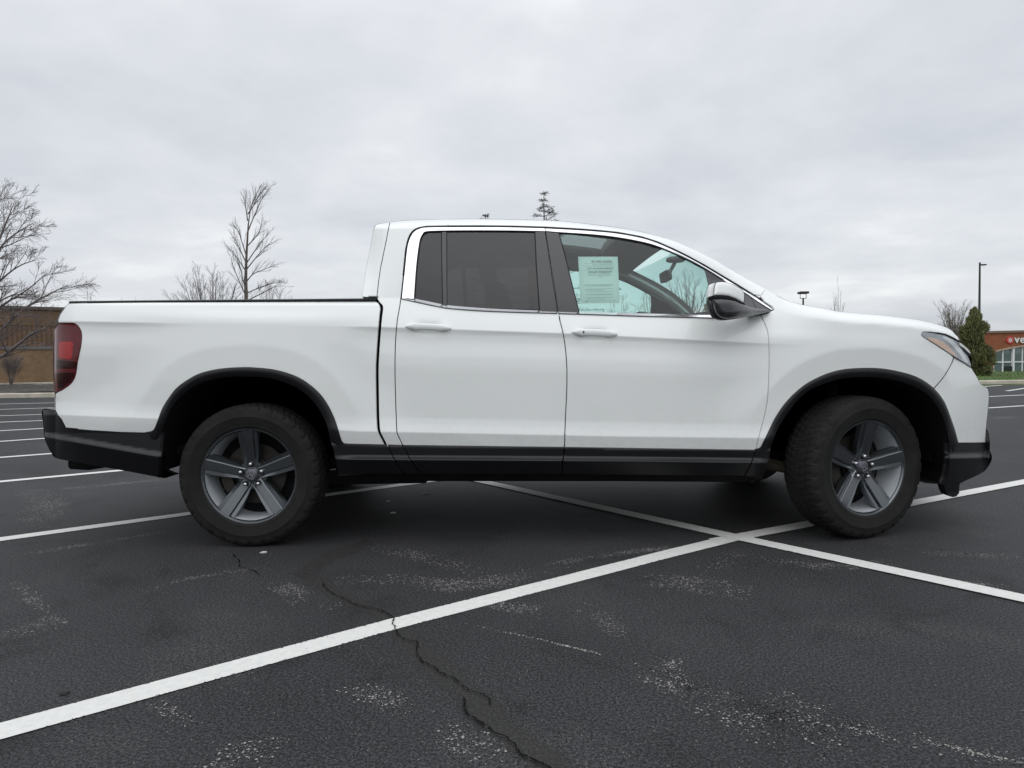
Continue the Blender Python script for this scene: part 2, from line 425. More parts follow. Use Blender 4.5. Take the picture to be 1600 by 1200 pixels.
scuff([(430, 885), (350, 895), (290, 905), (200, 930)], 0.022); scuff([(0, 978), (40, 985), (90, 970), (110, 965)], 0.07)
scuff([(20, 905), (45, 930), (75, 960)], 0.03); scuff([(240, 1092), (270, 1115), (310, 1140)], 0.02); scuff([(310, 1180), (360, 1190), (420, 1200)], 0.09)
scuff([(0, 872), (150, 848), (290, 826)], 0.03); scuff([(0, 770), (120, 762), (300, 745)], 0.05); scuff([(60, 763), (75, 790), (60, 830)], 0.10)
scuff([(335, 980), (370, 986)], 0.05); scuff([(125, 932), (140, 950)], 0.04); scuff([(110, 1026), (165, 1030)], 0.06); scuff([(700, 1120), (750, 1170), (780, 1200)], 0.05)
scuff([(640, 1090), (680, 1110)], 0.05); scuff([(1000, 900), (1080, 910), (1180, 935)], 0.10); scuff([(1180, 870), (1280, 885), (1420, 880)], 0.06)
scuff([(1400, 893), (1500, 910), (1620, 922)], 0.03); scuff([(1420, 862), (1540, 868), (1620, 872)], 0.04); scuff([(1550, 790), (1600, 800)], 0.05)
scuff([(960, 975), (990, 1000)], 0.03); scuff([(1150, 1070), (1240, 1110), (1330, 1180)], 0.09); scuff([(540, 1060), (600, 1090), (640, 1120)], 0.05); scuff([(740, 930), (800, 950), (860, 955)], 0.05); scuff([(880, 930), (940, 960), (985, 1005)], 0.04); scuff([(1250, 1180), (1320, 1195)], 0.06); scuff([(60, 1180), (130, 1165)], 0.06); scuff([(1080, 890), (1160, 870), (1200, 880)], 0.06); scuff([(430, 905), (480, 940), (540, 955)], 0.05); scuff([(800, 890), (1000, 860), (1120, 850)], 0.03); scuff([(1530, 655), (1600, 650)], 0.12); scuff([(1430, 1080), (1445, 1090)], 0.05)

# small things lying on the lot
M['stone'] = simple("litter_dark", (0.015, 0.014, 0.012), 0.9); M['paper_bit'] = simple("litter_pale", (0.55, 0.53, 0.48), 0.9)
def flake(name, px, py, size, mat, label, cat, seed, group=None):
    rr = random.Random(seed); p = gpt(px, py); m = MB(); n = 7
    ring = [(p[0] + math.cos(6.283 * k / n) * size * rr.uniform(.6, 1.2), p[1] + math.sin(6.283 * k / n) * size * .8 * rr.uniform(.6, 1.2)) for k in range(n)]
    m.loft([[(x, y, .001) for x, y in ring], [(x, y, .003 + .003 * rr.random()) for x, y in ring], [(p[0] + (x - p[0]) * .5, p[1] + (y - p[1]) * .5, .006 + size * .10) for x, y in ring]], cap=True)
    return tag(m.build(name, mat), label, cat, group)
flake('stone', 100, 1085, 0.018, M['stone'], 'small black stone on the asphalt above the long white line at left', 'stone', 1)
flake('litter_scrap', 665, 772, 0.03, M['paper_bit'], 'pale paper scrap under the middle of the white pickup, largest of the three scraps', 'litter', 2, 'pale scraps under the truck')
flake('litter_scrap', 607, 784, 0.016, M['paper_bit'], 'tiny pale scrap under the pickup, just left of the largest scrap', 'litter', 3, 'pale scraps under the truck')
flake('litter_scrap', 615, 802, 0.02, M['paper_bit'], 'pale scrap under the pickup lying nearest to the camera', 'litter', 4, 'pale scraps under the truck')
flake('litter_scrap', 412, 864, 0.018, M['paper_bit'], 'pale crumb of rubble right beside the rear tyre of the pickup', 'litter', 5)

# ------------------------------------------------------------------ left building
def brick_material(name, c1, c2, mortar, scale, rot=True):
    m, nt, out = new_mat(name); v = objvec(nt)
    mp = N(nt, 'ShaderNodeMapping'); mp.inputs['Rotation'].default_value = (R(90), 0, 0); L(nt, v, mp.inputs[0])
    b = N(nt, 'ShaderNodeTexBrick', Scale=scale); b.inputs['Color1'].default_value = (*c1, 1); b.inputs['Color2'].default_value = (*c2, 1); b.inputs['Mortar'].default_value = (*mortar, 1)
    b.inputs['Mortar Size'].default_value = 0.012; L(nt, mp.outputs[0], b.inputs['Vector'])
    tone = ramp(nt, noise(nt, v, 0.8, 5, 0.6), [(0.3, 0.75), (0.7, 1.2)])
    p = N(nt, 'ShaderNodeBsdfPrincipled', Roughness=0.9); L(nt, mixc(nt, 1.0, b.outputs[0], tone, 'MULTIPLY'), p.inputs['Base Color'])
    L(nt, p.outputs[0], out.inputs[0]); return m
M['brick_tan'] = brick_material("tan_brick", (0.25, 0.16, 0.085), (0.19, 0.12, 0.066), (0.25, 0.19, 0.13), 4.2)
M['brick_red'] = brick_material("red_brick", (0.30, 0.095, 0.04), (0.24, 0.075, 0.035), (0.22, 0.12, 0.08), 4.2)
M['brick_brown'] = brick_material('brown_brick', (0.17, 0.105, 0.06), (0.13, 0.085, 0.05), (0.15, 0.115, 0.08), 4.2)
M['rib'] = simple("ribbed_cladding", (0.15, 0.092, 0.056), 0.85, var=0.2, vscale=2)
M['band'] = simple("grey_band", (0.14, 0.135, 0.13), 0.8)
M['coping'] = simple("coping", (0.11, 0.09, 0.075), 0.8)
A, B = at(-260, 590, 27.6), at(100, 590, 32.2)
d = (B - A); d[2] = 0; ln = np.linalg.norm(d); d /= ln; LEN = 26.0
bl = empty('brick_building', (A[0], A[1], 0.0), math.atan2(d[1], d[0]))
tag(bl, 'long low brown brick building with ribbed upper wall behind the bare tree at left', 'building')
def part(mb, name, mat, parent, smooth=None):
    me = bpy.data.meshes.new(name); me.from_pydata(mb.v, [], mb.f); me.update()
    if smooth is not None: me.shade_smooth(); me.set_sharp_from_angle(angle=R(smooth))
    o = bpy.data.objects.new(name, me); COL.objects.link(o); me.materials.append(mat); o.parent = parent; return o
m = MB(); m.box(0, LEN, 0, 14, -.2, 1.66); part(m, 'wall', M['brick_tan'], bl)
m = MB(); m.box(-.05, LEN + .05, -.05, 14, 1.66, 1.80); part(m, 'band', M['band'], bl)
m = MB(); x = 0
while x < LEN: m.box(x, x + .13, .02, 13.9, 1.80, 2.72); x += .18
m.box(0, LEN, .05, 13.9, 1.80, 2.72); part(m, 'ribbed_wall', M['rib'], bl)
m = MB(); m.box(0, LEN, 0, 14, 2.72, 3.42); part(m, 'upper_wall', M['brick_brown'], bl)
m = MB(); m.box(-.1, LEN + .1, -.08, 14, 3.42, 3.56); part(m, 'coping', M['coping'], bl)

# ------------------------------------------------------------------ far shop on the right
DS = 110.0; KS = DS / FPX
def q(px, py): p = at(px, py, DS); return p[0], p[2]
def prism(m, poly, y0, y1):
    n = len(poly); m.add([(x, y0, z) for x, z in poly] + [(x, y1, z) for x, z in poly],
        [tuple(range(n)), tuple(reversed(range(n, 2 * n)))] + [(k, n + k, n + (k + 1) % n, (k + 1) % n) for k in range(n)])
Y0 = CAM[1] + DS
SO = at(1640, 560, DS); shop = empty('shop_building', (SO[0], Y0, -2.65))
tag(shop, 'far red brick shop with tall arched glazing behind the grass verge', 'building')
def sp(poly): return [(x - SO[0], z + 2.65) for x, z in poly]
arch = spl([q(1556, 549.5), q(1575, 545.5), q(1600, 541.5), q(1640, 539), q(1690, 541.5), q(1740, 549.5)], 5)
zb = -2.65
m = MB()
top = [q(1755, 516), q(1535, 521)]
prism(m, sp([q(1535, 549.5)] + arch + [q(1755, 549.5)] + top), 0, 14)
prism(m, sp([(q(1535, 0)[0], zb), (q(1556, 0)[0], zb), q(1556, 549.5), q(1535, 549.5)]), 0, 14)
prism(m, sp([(q(1740, 0)[0], zb), (q(1755, 0)[0], zb), q(1755, 549.5), q(1740, 549.5)]), 0, 14)
part(m, 'wall', M['brick_red'], shop)
M['stone_trim'] = simple("stone_trim", (0.42, 0.34, 0.26), 0.85)
m = MB()
prism(m, sp(arch + [(x, z + .22) for x, z in reversed(arch)]), -.12, .15); part(m, 'arch_band', M['stone_trim'], shop)
m = MB(); prism(m, sp([q(1534, 521), q(1756, 516), (q(1756, 516)[0], q(1756, 516)[1] + .35), (q(1534, 521)[0], q(1534, 521)[1] + .35)]), -.2, 14.2)
part(m, 'coping', simple("shop_coping", (0.20, 0.14, 0.11), 0.8), shop)
def glass_mat(name, tint, gloss_rough=0.03, body=0.5, body_col=(0.05, 0.07, 0.07), ior=1.5):
    m, nt, out = new_mat(name)
    fr = N(nt, 'ShaderNodeFresnel', IOR=ior)
    g = N(nt, 'ShaderNodeBsdfGlossy', Roughness=gloss_rough); g.inputs['Color'].default_value = (1, 1, 1, 1)
    t = nt.nodes.new('ShaderNodeBsdfTransparent'); t.inputs[0].default_value = (*tint, 1)
    v = objvec(nt); L(nt, ramp(nt, noise(nt, v, 1.2, 2), [(0, tuple(c * .95 for c in tint)), (1, tint)]), t.inputs[0])
    mx = nt.nodes.new('ShaderNodeMixShader'); L(nt, fr.outputs[0], mx.inputs[0])
    src = t.outputs[0]
    if body:
        df = N(nt, 'ShaderNodeBsdfDiffuse'); df.inputs[0].default_value = (*body_col, 1)
        m2 = nt.nodes.new('ShaderNodeMixShader'); m2.inputs[0].default_value = body
        L(nt, t.outputs[0], m2.inputs[1]); L(nt, df.outputs[0], m2.inputs[2]); src = m2.outputs[0]
    L(nt, src, mx.inputs[1]); L(nt, g.outputs[0], mx.inputs[2]); L(nt, mx.outputs[0], out.inputs[0]); return m
M['shop_glass'] = glass_mat("shop_glass", (0.35, 0.45, 0.45), body=0.75, body_col=(0.14, 0.19, 0.20))
M['white_frame'] = simple("white_frame", (0.72, 0.74, 0.74), 0.5)
m = MB(); prism(m, sp([(q(1556, 0)[0], zb)] + arch + [(q(1740, 0)[0], zb)]), .35, .40); part(m, 'shop_window', M['shop_glass'], shop)
m = MB()
for px, w in ((1560.5, .11), (1575, .16), (1606, .12), (1622, .16), (1640, .3), (1656, .16), (1672, .12), (1704, .16), (1720, .11)):
    x = q(px, 0)[0] - SO[0]; zt = np.interp(x + SO[0], [a[0] for a in arch], [a[1] for a in arch]) + 2.65
    m.box(x - w / 2, x + w / 2, .2, .34, 0, zt)
m.box(q(1556, 0)[0] - SO[0], q(1740, 0)[0] - SO[0], .21, .33, q(0 + 1600, 565.5)[1] + 2.58, q(1600, 565.5)[1] + 2.76)
part(m, 'window_frame', M['white_frame'], shop)
for px in (1590.5, 1689):
    m = MB(); x = q(px, 0)[0] - SO[0]; m.box(x - .14, x + .14, -.02, .33, 0, np.interp(x + SO[0], [a[0] for a in arch], [a[1] for a in arch]) + 2.65)
    part(m, 'column', M['white_frame'], shop)
m = MB(); m.box(q(1577, 0)[0] - SO[0], q(1589, 0)[0] - SO[0], .1, .16, 0.3, 1.55); part(m, 'doorway', simple("dark_opening", (0.012, 0.013, 0.016), .6), shop)
# sign: red disc with a white starburst and the letters that can be seen
sx0, sz0 = q(1577.5, 531.5)
sg = empty('shop_sign', (sx0, Y0 - .05, sz0)); tag(sg, 'wall sign with red starburst disc and white letters ve on the far shop', 'sign')
m = MB(); m.lathe([(0.001, -.10), (.52, -.10), (.56, -.05), (.56, .05)], 28); part(m, 'disc', simple("sign_red", (0.50, 0.03, 0.03), .5), sg)
m = MB()
for k in range(8):
    a = k * math.pi / 4; c, s = math.cos(a), math.sin(a); w = .05
    for r0_, r1_ in ((.05, .26), (.31, .40)):
        m.add([(c * r + s * w * sg_, -.125, s * r - c * w * sg_) for r, sg_ in ((r0_, -1), (r1_, -1), (r1_, 1), (r0_, 1))], [(0, 1, 2, 3)])
part(m, 'starburst', simple("sign_white", (0.82, 0.78, 0.78), .5), sg)
def text_mesh(body, size, depth=0.0, bold=0.0):
    cu = bpy.data.curves.new('lettering', 'FONT'); cu.body = body; cu.size = size; cu.extrude = depth; cu.offset = bold
    ob = bpy.data.objects.new('lettering', cu); COL.objects.link(ob)
    dg = bpy.context.evaluated_depsgraph_get(); me = bpy.data.meshes.new_from_object(ob.evaluated_get(dg))
    bpy.data.objects.remove(ob); bpy.data.curves.remove(cu); return me
for ch, px in (('v', 1584.3), ('e', 1592.6)):
    me = text_mesh(ch, 1.62, .05, .035); o = bpy.data.objects.new('letter', me); COL.objects.link(o); me.materials.clear(); me.materials.append(M['white_frame'])
    o.parent = sg; x, z = q(px, 535.6); o.location = (x - sx0, -.08, z - sz0); o.rotation_euler = (R(90), 0, 0)

# parked car far beyond the verge
M['car_white'] = simple("far_car_paint", (0.72, 0.72, 0.72), .3, coat=.6, var=.02)
M['dark_glass'] = simple("far_car_glass", (0.02, 0.022, 0.028), .1)
M['rubber'] = simple("rubber", (0.022, 0.022, 0.023), .85, var=.2)
DC = 98.0; cxp = at(1566, 0, DC)[0]; yc = CAM[1] + DC
car = empty('parked_car', (cxp - 2.2, yc, -2.655)); tag(car, 'small white car parked beside the far shop, half hidden by the evergreen', 'car')
side = [(-2.2, .35), (-2.25, .75), (-2.1, .95), (-1.5, .98), (1.1, .92), (2.05, .78), (2.2, .55), (2.15, .35)]
cabp = [(-1.55, .97), (-1.05, 1.42), (-.2, 1.48), (.45, 1.40), (1.15, .93)]
m = MB(); prism(m, side, -.85, .85); prism(m, [(-1.0, 1.40), (-.2, 1.45), (.42, 1.39), (.40, 1.46), (-.2, 1.52), (-1.05, 1.47)], -.68, .68)
for a, b in (((-1.62, .96), (-1.02, 1.44)), ((-.25, .95), (-.20, 1.47)), ((1.18, .92), (.42, 1.42))):
    for y in (-.74, .70): prism(m, [(a[0], a[1]), (a[0] + .12, a[1]), (b[0] + .12, b[1]), (b[0], b[1])], y, y + .04)
part(m, 'body', M['car_white'], car)
m = MB(); prism(m, cabp, -.70, .70); part(m, 'window', M['dark_glass'], car)
for x in (-1.4, 1.35):
    for y in (-.86, .66):
        m = MB(); m.lathe([(.001, 0), (.30, 0), (.33, .03), (.33, .17), (.30, .2), (.001, .2)], 20, (x, y, .33)); part(m, 'wheel', M['rubber'], car)
m = MB(); m.box(-2.27, -2.2, -.8, -.45, .62, .85); part(m, 'tail_light', simple("far_red", (.4, .02, .02), .3), car)

# ------------------------------------------------------------------ lamp posts
M['pole'] = simple("lamp_bronze", (0.035, 0.028, 0.03), .5, var=.15)
p = at(1531, 410, 47.0); gz = float(terrain_z(p[0], p[1]))
lp = empty('lamp_post', (p[0], p[1], gz)); tag(lp, 'tall dark lamp post with one short arm light above the evergreen', 'lamp post')
H = p[2] - gz
m = MB(); m.tube([(0, 0, 0), (0, 0, H)], [.10, .055], 10); part(m, 'pole', M['pole'], lp, 40)
m = MB(); m.box(.03, .40, -.14, .14, H - .20, H - .12, .03); part(m, 'lamp_head', M['pole'], lp)
m = MB(); m.box(-.2, .2, -.2, .2, 0, .35, .05); part(m, 'base', M['concrete'], lp)
p = at(1255, 457.5, 40.0); gz = float(terrain_z(p[0], p[1]))
lp = empty('lamp_post', (p[0], p[1], gz)); tag(lp, 'dark shoebox lamp on a square bracket seen just above the pickup bonnet', 'lamp post')
H = p[2] - gz; k = 40 / FPX
m = MB(); m.box(-7 * k, 7 * k, -.25, .25, H - 1.6 * k, H + 1.8 * k, .03); part(m, 'lamp_head', M['pole'], lp)
m = MB()
for s in (-1, 1): m.tube([(s * 4.7 * k, 0, H - 1.6 * k), (s * 4.7 * k, 0, H - 8.5 * k)], .5 * k, 6)
m.tube([(-4.9 * k, 0, H - 8.6 * k), (4.9 * k, 0, H - 8.6 * k)], .5 * k, 6); part(m, 'bracket', M['pole'], lp)
m = MB(); m.tube([(0, 0, 0), (0, 0, H - 8 * k)], [.06, .045], 10); part(m, 'pole', M['pole'], lp, 40)

# ------------------------------------------------------------------ bare trees
class Grower:
    lk = 1.0; sh = 1.0
    def __init__(s, seed, wob=0.16, trop=0.03, minr=0.004, kids=(9, 6, 5, 4), ang=(28, 58), ratio=0.52, t0=0.2, seg=0.28):
        s.r = random.Random(seed); s.wob, s.trop, s.minr, s.kids, s.ang, s.ratio, s.t0, s.seg = wob, trop, minr, kids, ang, ratio, t0, seg
        s.trunk, s.crown = MB(), MB()
    def children(s, pts, rad, length, lev, t0=None):
        if lev >= len(s.kids): return
        k = s.kids[lev]; k = int(k * s.r.uniform(.8, 1.25) + .5)
        for c in range(k):
            t = (s.t0 if t0 is None else t0) + (1 - (s.t0 if t0 is None else t0)) * (c + s.r.random()) / k
            f = t * (len(pts) - 1); i = min(int(f), len(pts) - 2); p = pts[i].lerp(pts[i + 1], f - i)
            d = (pts[i + 1] - pts[i]).normalized(); a = R(s.r.uniform(*s.ang)); ph = s.r.uniform(0, 6.283)
            u = d.orthogonal().normalized(); v = d.cross(u)
            nd = d * math.cos(a) + (u * math.cos(ph) + v * math.sin(ph)) * math.sin(a)
            rr_ = (rad[i] + (rad[i + 1] - rad[i]) * (f - i)) * s.r.uniform(.45, .7)
            s.grow(p, nd, length * s.ratio * (1.2 - .6 * t) * s.r.uniform(.7, 1.3), max(rr_, s.minr), lev + 1)
    def grow(s, p, d, length, r, lev, mb=None):
        n = max(3, min(9, int(length / s.seg))); pts = [p.copy()]; d = d.normalized()
        for i in range(n):
            d = (d + Vector((s.r.uniform(-1, 1), s.r.uniform(-1, 1), s.r.uniform(-1, 1))) * s.wob / (1 + .45 * lev) + Vector((0, 0, s.trop))).normalized()
            p = p + d * (length / n); pts.append(p.copy())
        rad = [max(s.minr * .6, r * (1 - .75 * i / n)) for i in range(n + 1)]
        (mb or s.crown).tube(pts, rad, 6 if lev == 0 else (4 if lev == 1 else 3), cap=False)
        s.children(pts, rad, length, lev)
    def limb(s, pts, r0_, r1_, length, lev=0, mb=None, t0=0.15, per=4):
        length *= s.lk
        if s.sh != 1 and mb is None: pts = [pts[0] + (p - pts[0]) * s.sh for p in pts]
        pts = [Vector(p) for p in spl([tuple(p) for p in pts], per)] if len(pts) > 2 else [Vector(p) for p in pts]
        rad = [r0_ + (r1_ - r0_) * i / (len(pts) - 1) for i in range(len(pts))]
        (mb or s.crown).tube(pts, rad, 7, cap=True); s.children(pts, rad, length, lev, t0)
def tree_obj(name, g, base, label, group=None, twig='twig', bark='bark', cat='tree'):
    t = empty(name, base); tag(t, label, cat, group)
    for mb, nm, mt in ((g.trunk, 'trunk', bark), (g.crown, 'crown', twig)):
        if not mb.v: continue
        mb.v = [(x - base[0], y - base[1], z - base[2]) for x, y, z in mb.v]
        part(mb, nm, M[mt], t, 180)
    return t

# big bare tree at the left edge; limbs follow the photograph, each at its own depth
D0 = 25.0
g = Grower(11, wob=.10, trop=.03, minr=.0055, kids=(10, 7, 5), ang=(20, 50), ratio=.56, seg=.26); g.lk = .80; g.sh = .86
base = gpt(-58, 612.0); base = at(-58, 613, D0); base[2] = .13
def tp(px, py, dd=0.0): return at(px, py, D0 + dd)
g.limb([base, tp(-56, 560), tp(-48, 500), tp(-40, 440), tp(-30, 380)], .17, .07, 3.2, 0, g.trunk, .3)
g.limb([tp(-56, 575), tp(-20, 563, -.3), tp(10, 555, -.6), tp(45, 530, -.9), tp(68, 512, -1.1), tp(92, 502, -1.2)], .085, .02, 2.4, 0, None, .2)
g.limb([tp(30, 541, -.8), tp(60, 535, -.9), tp(85, 540, -1.0)], .025, .008, 1.0, 1, None, .3)
g.limb([tp(-54, 560), tp(-25, 540, .5), tp(20, 500, .9), tp(60, 465, 1.1), tp(105, 440, 1.2), tp(130, 428, 1.3)], .07, .012, 2.6, 0, None, .15)
g.limb([tp(-50, 520), tp(-15, 490, -.5), tp(20, 465, -.9), tp(60, 440, -1.2), tp(95, 410, -1.4)], .06, .010, 2.4, 0, None, .15)
g.limb([tp(-46, 490), tp(-18, 455, .6), tp(5, 432, .9), tp(40, 405, 1.2), tp(75, 392, 1.3)], .06, .010, 2.2, 0, None, .15)
g.limb([tp(-42, 460), tp(-12, 400, -.4), tp(8, 355, -.6), tp(20, 325, -.7), tp(33, 292, -.8)], .06, .008, 2.4, 0, None, .2)
g.limb([tp(-40, 450), tp(-5, 395, .5), tp(18, 365, .8), tp(45, 345, 1.0), tp(66, 333, 1.1)], .055, .008, 2.2, 0, None, .2)
g.limb([tp(-34, 400), tp(-20, 350), tp(-5, 310), tp(8, 296)], .05, .01, 2.2, 0, None, .2)
g.limb([tp(-50, 500), tp(-100, 450), tp(-140, 400), tp(-170, 350)], .06, .01, 2.6, 0, None, .2)
g.limb([tp(-54, 540), tp(-120, 500), tp(-180, 470), tp(-220, 430)], .06, .01, 2.6, 0, None, .2)
g.limb([tp(-48, 500), tp(-10, 478, 1.8), tp(30, 455, 2.4), tp(70, 455, 2.8)], .05, .01, 2.2, 0, None, .2)
tree_obj('bare_tree', g, tuple(base), 'large bare spreading tree in front of the brown brick building at left')

# little vase-shaped shrub against the brick wall
g = Grower(5, wob=.07, trop=.06, minr=.004, kids=(6, 4), ang=(10, 25), ratio=.6, t0=.3)
b0 = at(17, 599, 30.0); b0[2] = .15
for k in range(26):
    a = g.r.uniform(-.42, .42); c = g.r.uniform(-.35, .35)
    g.grow(Vector(b0) + Vector((g.r.uniform(-.05, .05), g.r.uniform(-.05, .05), 0)), Vector((a, c, 1)), g.r.uniform(.7, 1.1), .008, 0)
tree_obj('bare_shrub', g, tuple(b0), 'small vase shaped leafless shrub against the brown brick wall', cat='shrub')

# tall young tree behind the pickup bed
D1 = 34.0
def tq(px, py, dd=0.0): return at(px, py, D1 + dd)
g = Grower(21, wob=.06, trop=.07, minr=.0052, kids=(9, 6), ang=(13, 32), ratio=.62, seg=.3)
b1 = tq(385, 590); b1[2] = .1
g.limb([b1, tq(385, 500), tq(384, 440), tq(385, 400), tq(388, 350)], .12, .035, 1.2, 2, g.trunk, .3)
for pts in ([(388, 360), (396, 340), (404, 322), (412, 306), (424, 290)], [(388, 350), (392, 325), (398, 308), (409, 288)], [(387, 345), (384, 325), (380, 306)],
            [(385, 400), (378, 378), (372, 360), (368, 357)], [(385, 412), (376, 392), (368, 375), (365, 370)], [(386, 385), (398, 372), (407, 358), (408, 350)],
            [(385, 425), (374, 408), (365, 395), (362, 391)], [(386, 420), (402, 400), (416, 385), (425, 378)], [(386, 410), (398, 392), (412, 374), (422, 363)],
            [(385, 440), (396, 428), (415, 420), (430, 413)], [(386, 458), (404, 450), (425, 443), (440, 441)], [(385, 465), (374, 440), (364, 415), (361, 403)],
            [(387, 335), (398, 318), (404, 306), (412, 296)], [(386, 470), (410, 458), (430, 448), (446, 447)], [(384, 455), (378, 430), (374, 412)]):
    g.limb([tq(a, b, g.r.uniform(-.6, .6) * i / 3) for i, (a, b) in enumerate(pts)], .03, .007, 1.0, 0, None, .15)
tree_obj('young_tree', g, tuple(b1), 'tall slim leafless tree with leaning top rising behind the pickup bed')

def fan(name, px, base_py, top_py, half_px, depth, seed, label, stems=9, kids=(7, 5, 4), group=None, twig='twig', r0_=.03, z0=None, cat='tree', trunk=False, ang=(18, 45), minr=.006):
    g = Grower(seed, wob=.06, trop=.05, minr=minr, kids=kids, ang=ang, ratio=.48, seg=.3)
    b = at(px, base_py, depth); zt = at(px, top_py, depth)[2]; b[2] = float(terrain_z(b[0], b[1])) if z0 is None else z0
    H = zt - b[2]; Wd = half_px * depth / FPX
    start = b.copy()
    if trunk:
        g.limb([b, b + np.array([.05, 0, H * .25]), b + np.array([0, .04, H * .42])], r0_ * 2.2, r0_ * 1.4, H * .3, 1, g.trunk, .6); start = b + np.array([0, .04, H * .38])
    for k in range(stems):
        u = (k + .5) / stems * 2 - 1 + g.r.uniform(-.1, .1); v = g.r.uniform(-1, 1); h = (b[2] + H - start[2]) * (1 - .35 * u * u) * g.r.uniform(.82, 1.0)
        e = start + np.array([u * Wd * .8, v * Wd * .6, h]); mid = start + np.array([u * Wd * .32, v * Wd * .25, h * .45])
        g.limb([start, mid, e], r0_, .008, H * .30, 0, None, .25)
    return tree_obj(name, g, tuple(b), label, group, twig, cat=cat)
fan('bare_shrub', 332, 590, 418, 84, 37, 31, 'wide leafless thicket shrub just left of the tall slim tree', 50, (9, 6), cat='shrub', r0_=.035)
fan('bare_shrub', 425, 590, 436, 56, 39, 32, 'low leafless shrub just right of the tall slim tree', 26, (8, 6), cat='shrub')
fan('bare_shrub', 145, 590, 446, 16, 40, 33, 'twiggy leafless shrub tip above the tail end of the pickup bed', 5, (5, 4), cat='shrub')
fan('bare_shrub', 215, 590, 456, 48, 45, 34, 'faint leafless shrub tips along the middle of the bed rail', 8, (5, 4), cat='shrub', twig='twig_pale')
fan('bare_tree', 1490, 588, 467, 32, 46, 41, 'wide pale leafless tree behind the evergreen at right', 18, (9, 7), twig='twig_pale', r0_=.045, trunk=True)
fan('young_tree', 1310, 588, 443, 16, 52, 42, 'thin pale sapling seen above the middle of the pickup bonnet', 5, (5, 4), twig='twig_pale', r0_=.03, trunk=True, ang=(12, 30))
fan('bare_tree', 1219, 588, 455, 12, 60, 43, 'faint leafless treetop just right of the windscreen base', 6, (6, 5), twig='twig_pale')
fan('bare_tree', 1078, 588, 424, 60, 44, 44, 'broad bare tree seen through the front door window', 16, (8, 6), r0_=.06, trunk=True)
fan('bare_tree', 1018, 588, 442, 30, 58, 45, 'pale bare tree left of the broad one, seen through the front door window', 8, (6, 5, 3), r0_=.05, trunk=True)
fan('bare_shrub', 968, 588, 456, 50, 50, 46, 'leafless shrubs low behind the front door window glass', 11, (7, 5, 3), cat='shrub')
fan('bare_shrub', 1385, 588, 489, 22, 60, 47, 'faint leafless shrub tips above the front of the bonnet', 6, (5, 4), cat='shrub', twig='twig_pale')

# ------------------------------------------------------------------ evergreens
def leaf_mat(name, c, var=.45):
    m, nt, out = new_mat(name); v = objvec(nt)
    p = N(nt, 'ShaderNodeBsdfPrincipled', Roughness=.75)
    gi = nt.nodes.new('ShaderNodeNewGeometry')
    f = mathn(nt, 'ADD', mathn(nt, 'MULTIPLY', noise(nt, v, 2.2, 4), .6), mathn(nt, 'MULTIPLY', gi.outputs['Random Per Island'], .4))
    L(nt, ramp(nt, f, [(.3, tuple(x * (1 - var) for x in c)), (.7, tuple(x * (1 + var) for x in c))]), p.inputs['Base Color'])
    L(nt, p.outputs[0], out.inputs[0]); return m
M['juniper'] = leaf_mat("juniper", (0.145, 0.155, 0.062)); M['spruce'] = leaf_mat("spruce", (0.045, 0.058, 0.036))
def evergreen(name, px, base_py, top_py, half_px, depth, seed, label, n=9000, mat='juniper', size=.07):
    rr = random.Random(seed); b = at(px, base_py, depth); zt = at(px, top_py, depth)[2]; b[2] = float(terrain_z(b[0], b[1])) - .02
    H = zt - b[2]; Wd = half_px * depth / FPX; m = MB(); lobes = []
    for k in range(150):
        t = rr.random() ** .8; a = rr.uniform(0, 6.283); prof = (1 - t ** 2.6) * (.8 + .2 * min(1, t / .12)) * rr.uniform(.8, 1.1)
        r = Wd * prof * rr.uniform(.1, .95); lobes.append((math.cos(a) * r, math.sin(a) * r, H * (.03 + .95 * t), Wd * rr.uniform(.14, .36) * (1 - .45 * t)))
    for i in range(n):
        lx, ly, lz, lr = rr.choice(lobes); u = Vector((rr.gauss(0, 1), rr.gauss(0, 1), rr.gauss(0, 1))).normalized() * lr * rr.uniform(.5, 1.05)
        c = Vector((lx, ly, lz)) + Vector((u.x, u.y, u.z * 1.5)); d = (Vector((c.x, c.y, .35)).normalized() + Vector((rr.uniform(-.6, .6), rr.uniform(-.6, .6), rr.uniform(0, .9)))).normalized()
        w = d.cross(Vector((rr.uniform(-1, 1), rr.uniform(-1, 1), rr.uniform(-1, 1)))).normalized() * size * .28; L_ = d * size * rr.uniform(.8, 1.9)
        if c.z < 0: continue
        m.add([c - w, c + w, c + L_ * .7 + w * .6, c + L_, c + L_ * .7 - w * .6], [(0, 1, 2, 3, 4)])
    t = empty(name, tuple(b)); tag(t, label, 'tree')
    tr = MB(); tr.tube([(0, 0, -.1), (0, 0, H * .25), (0, 0, H * .55)], [.06, .04, .01], 7); part(tr, 'trunk', M['bark'], t, 180)
    part(m, 'crown', M[mat], t); return t
evergreen('juniper_tree', 1521, 597, 486, 26, 27.0, 3, 'dense dark evergreen beside the front of the pickup at right', 26000, size=.085)
evergreen('juniper_tree', 1108, 592, 466, 24, 36.0, 6, 'dark evergreen bush seen low through the front door window', 5000)
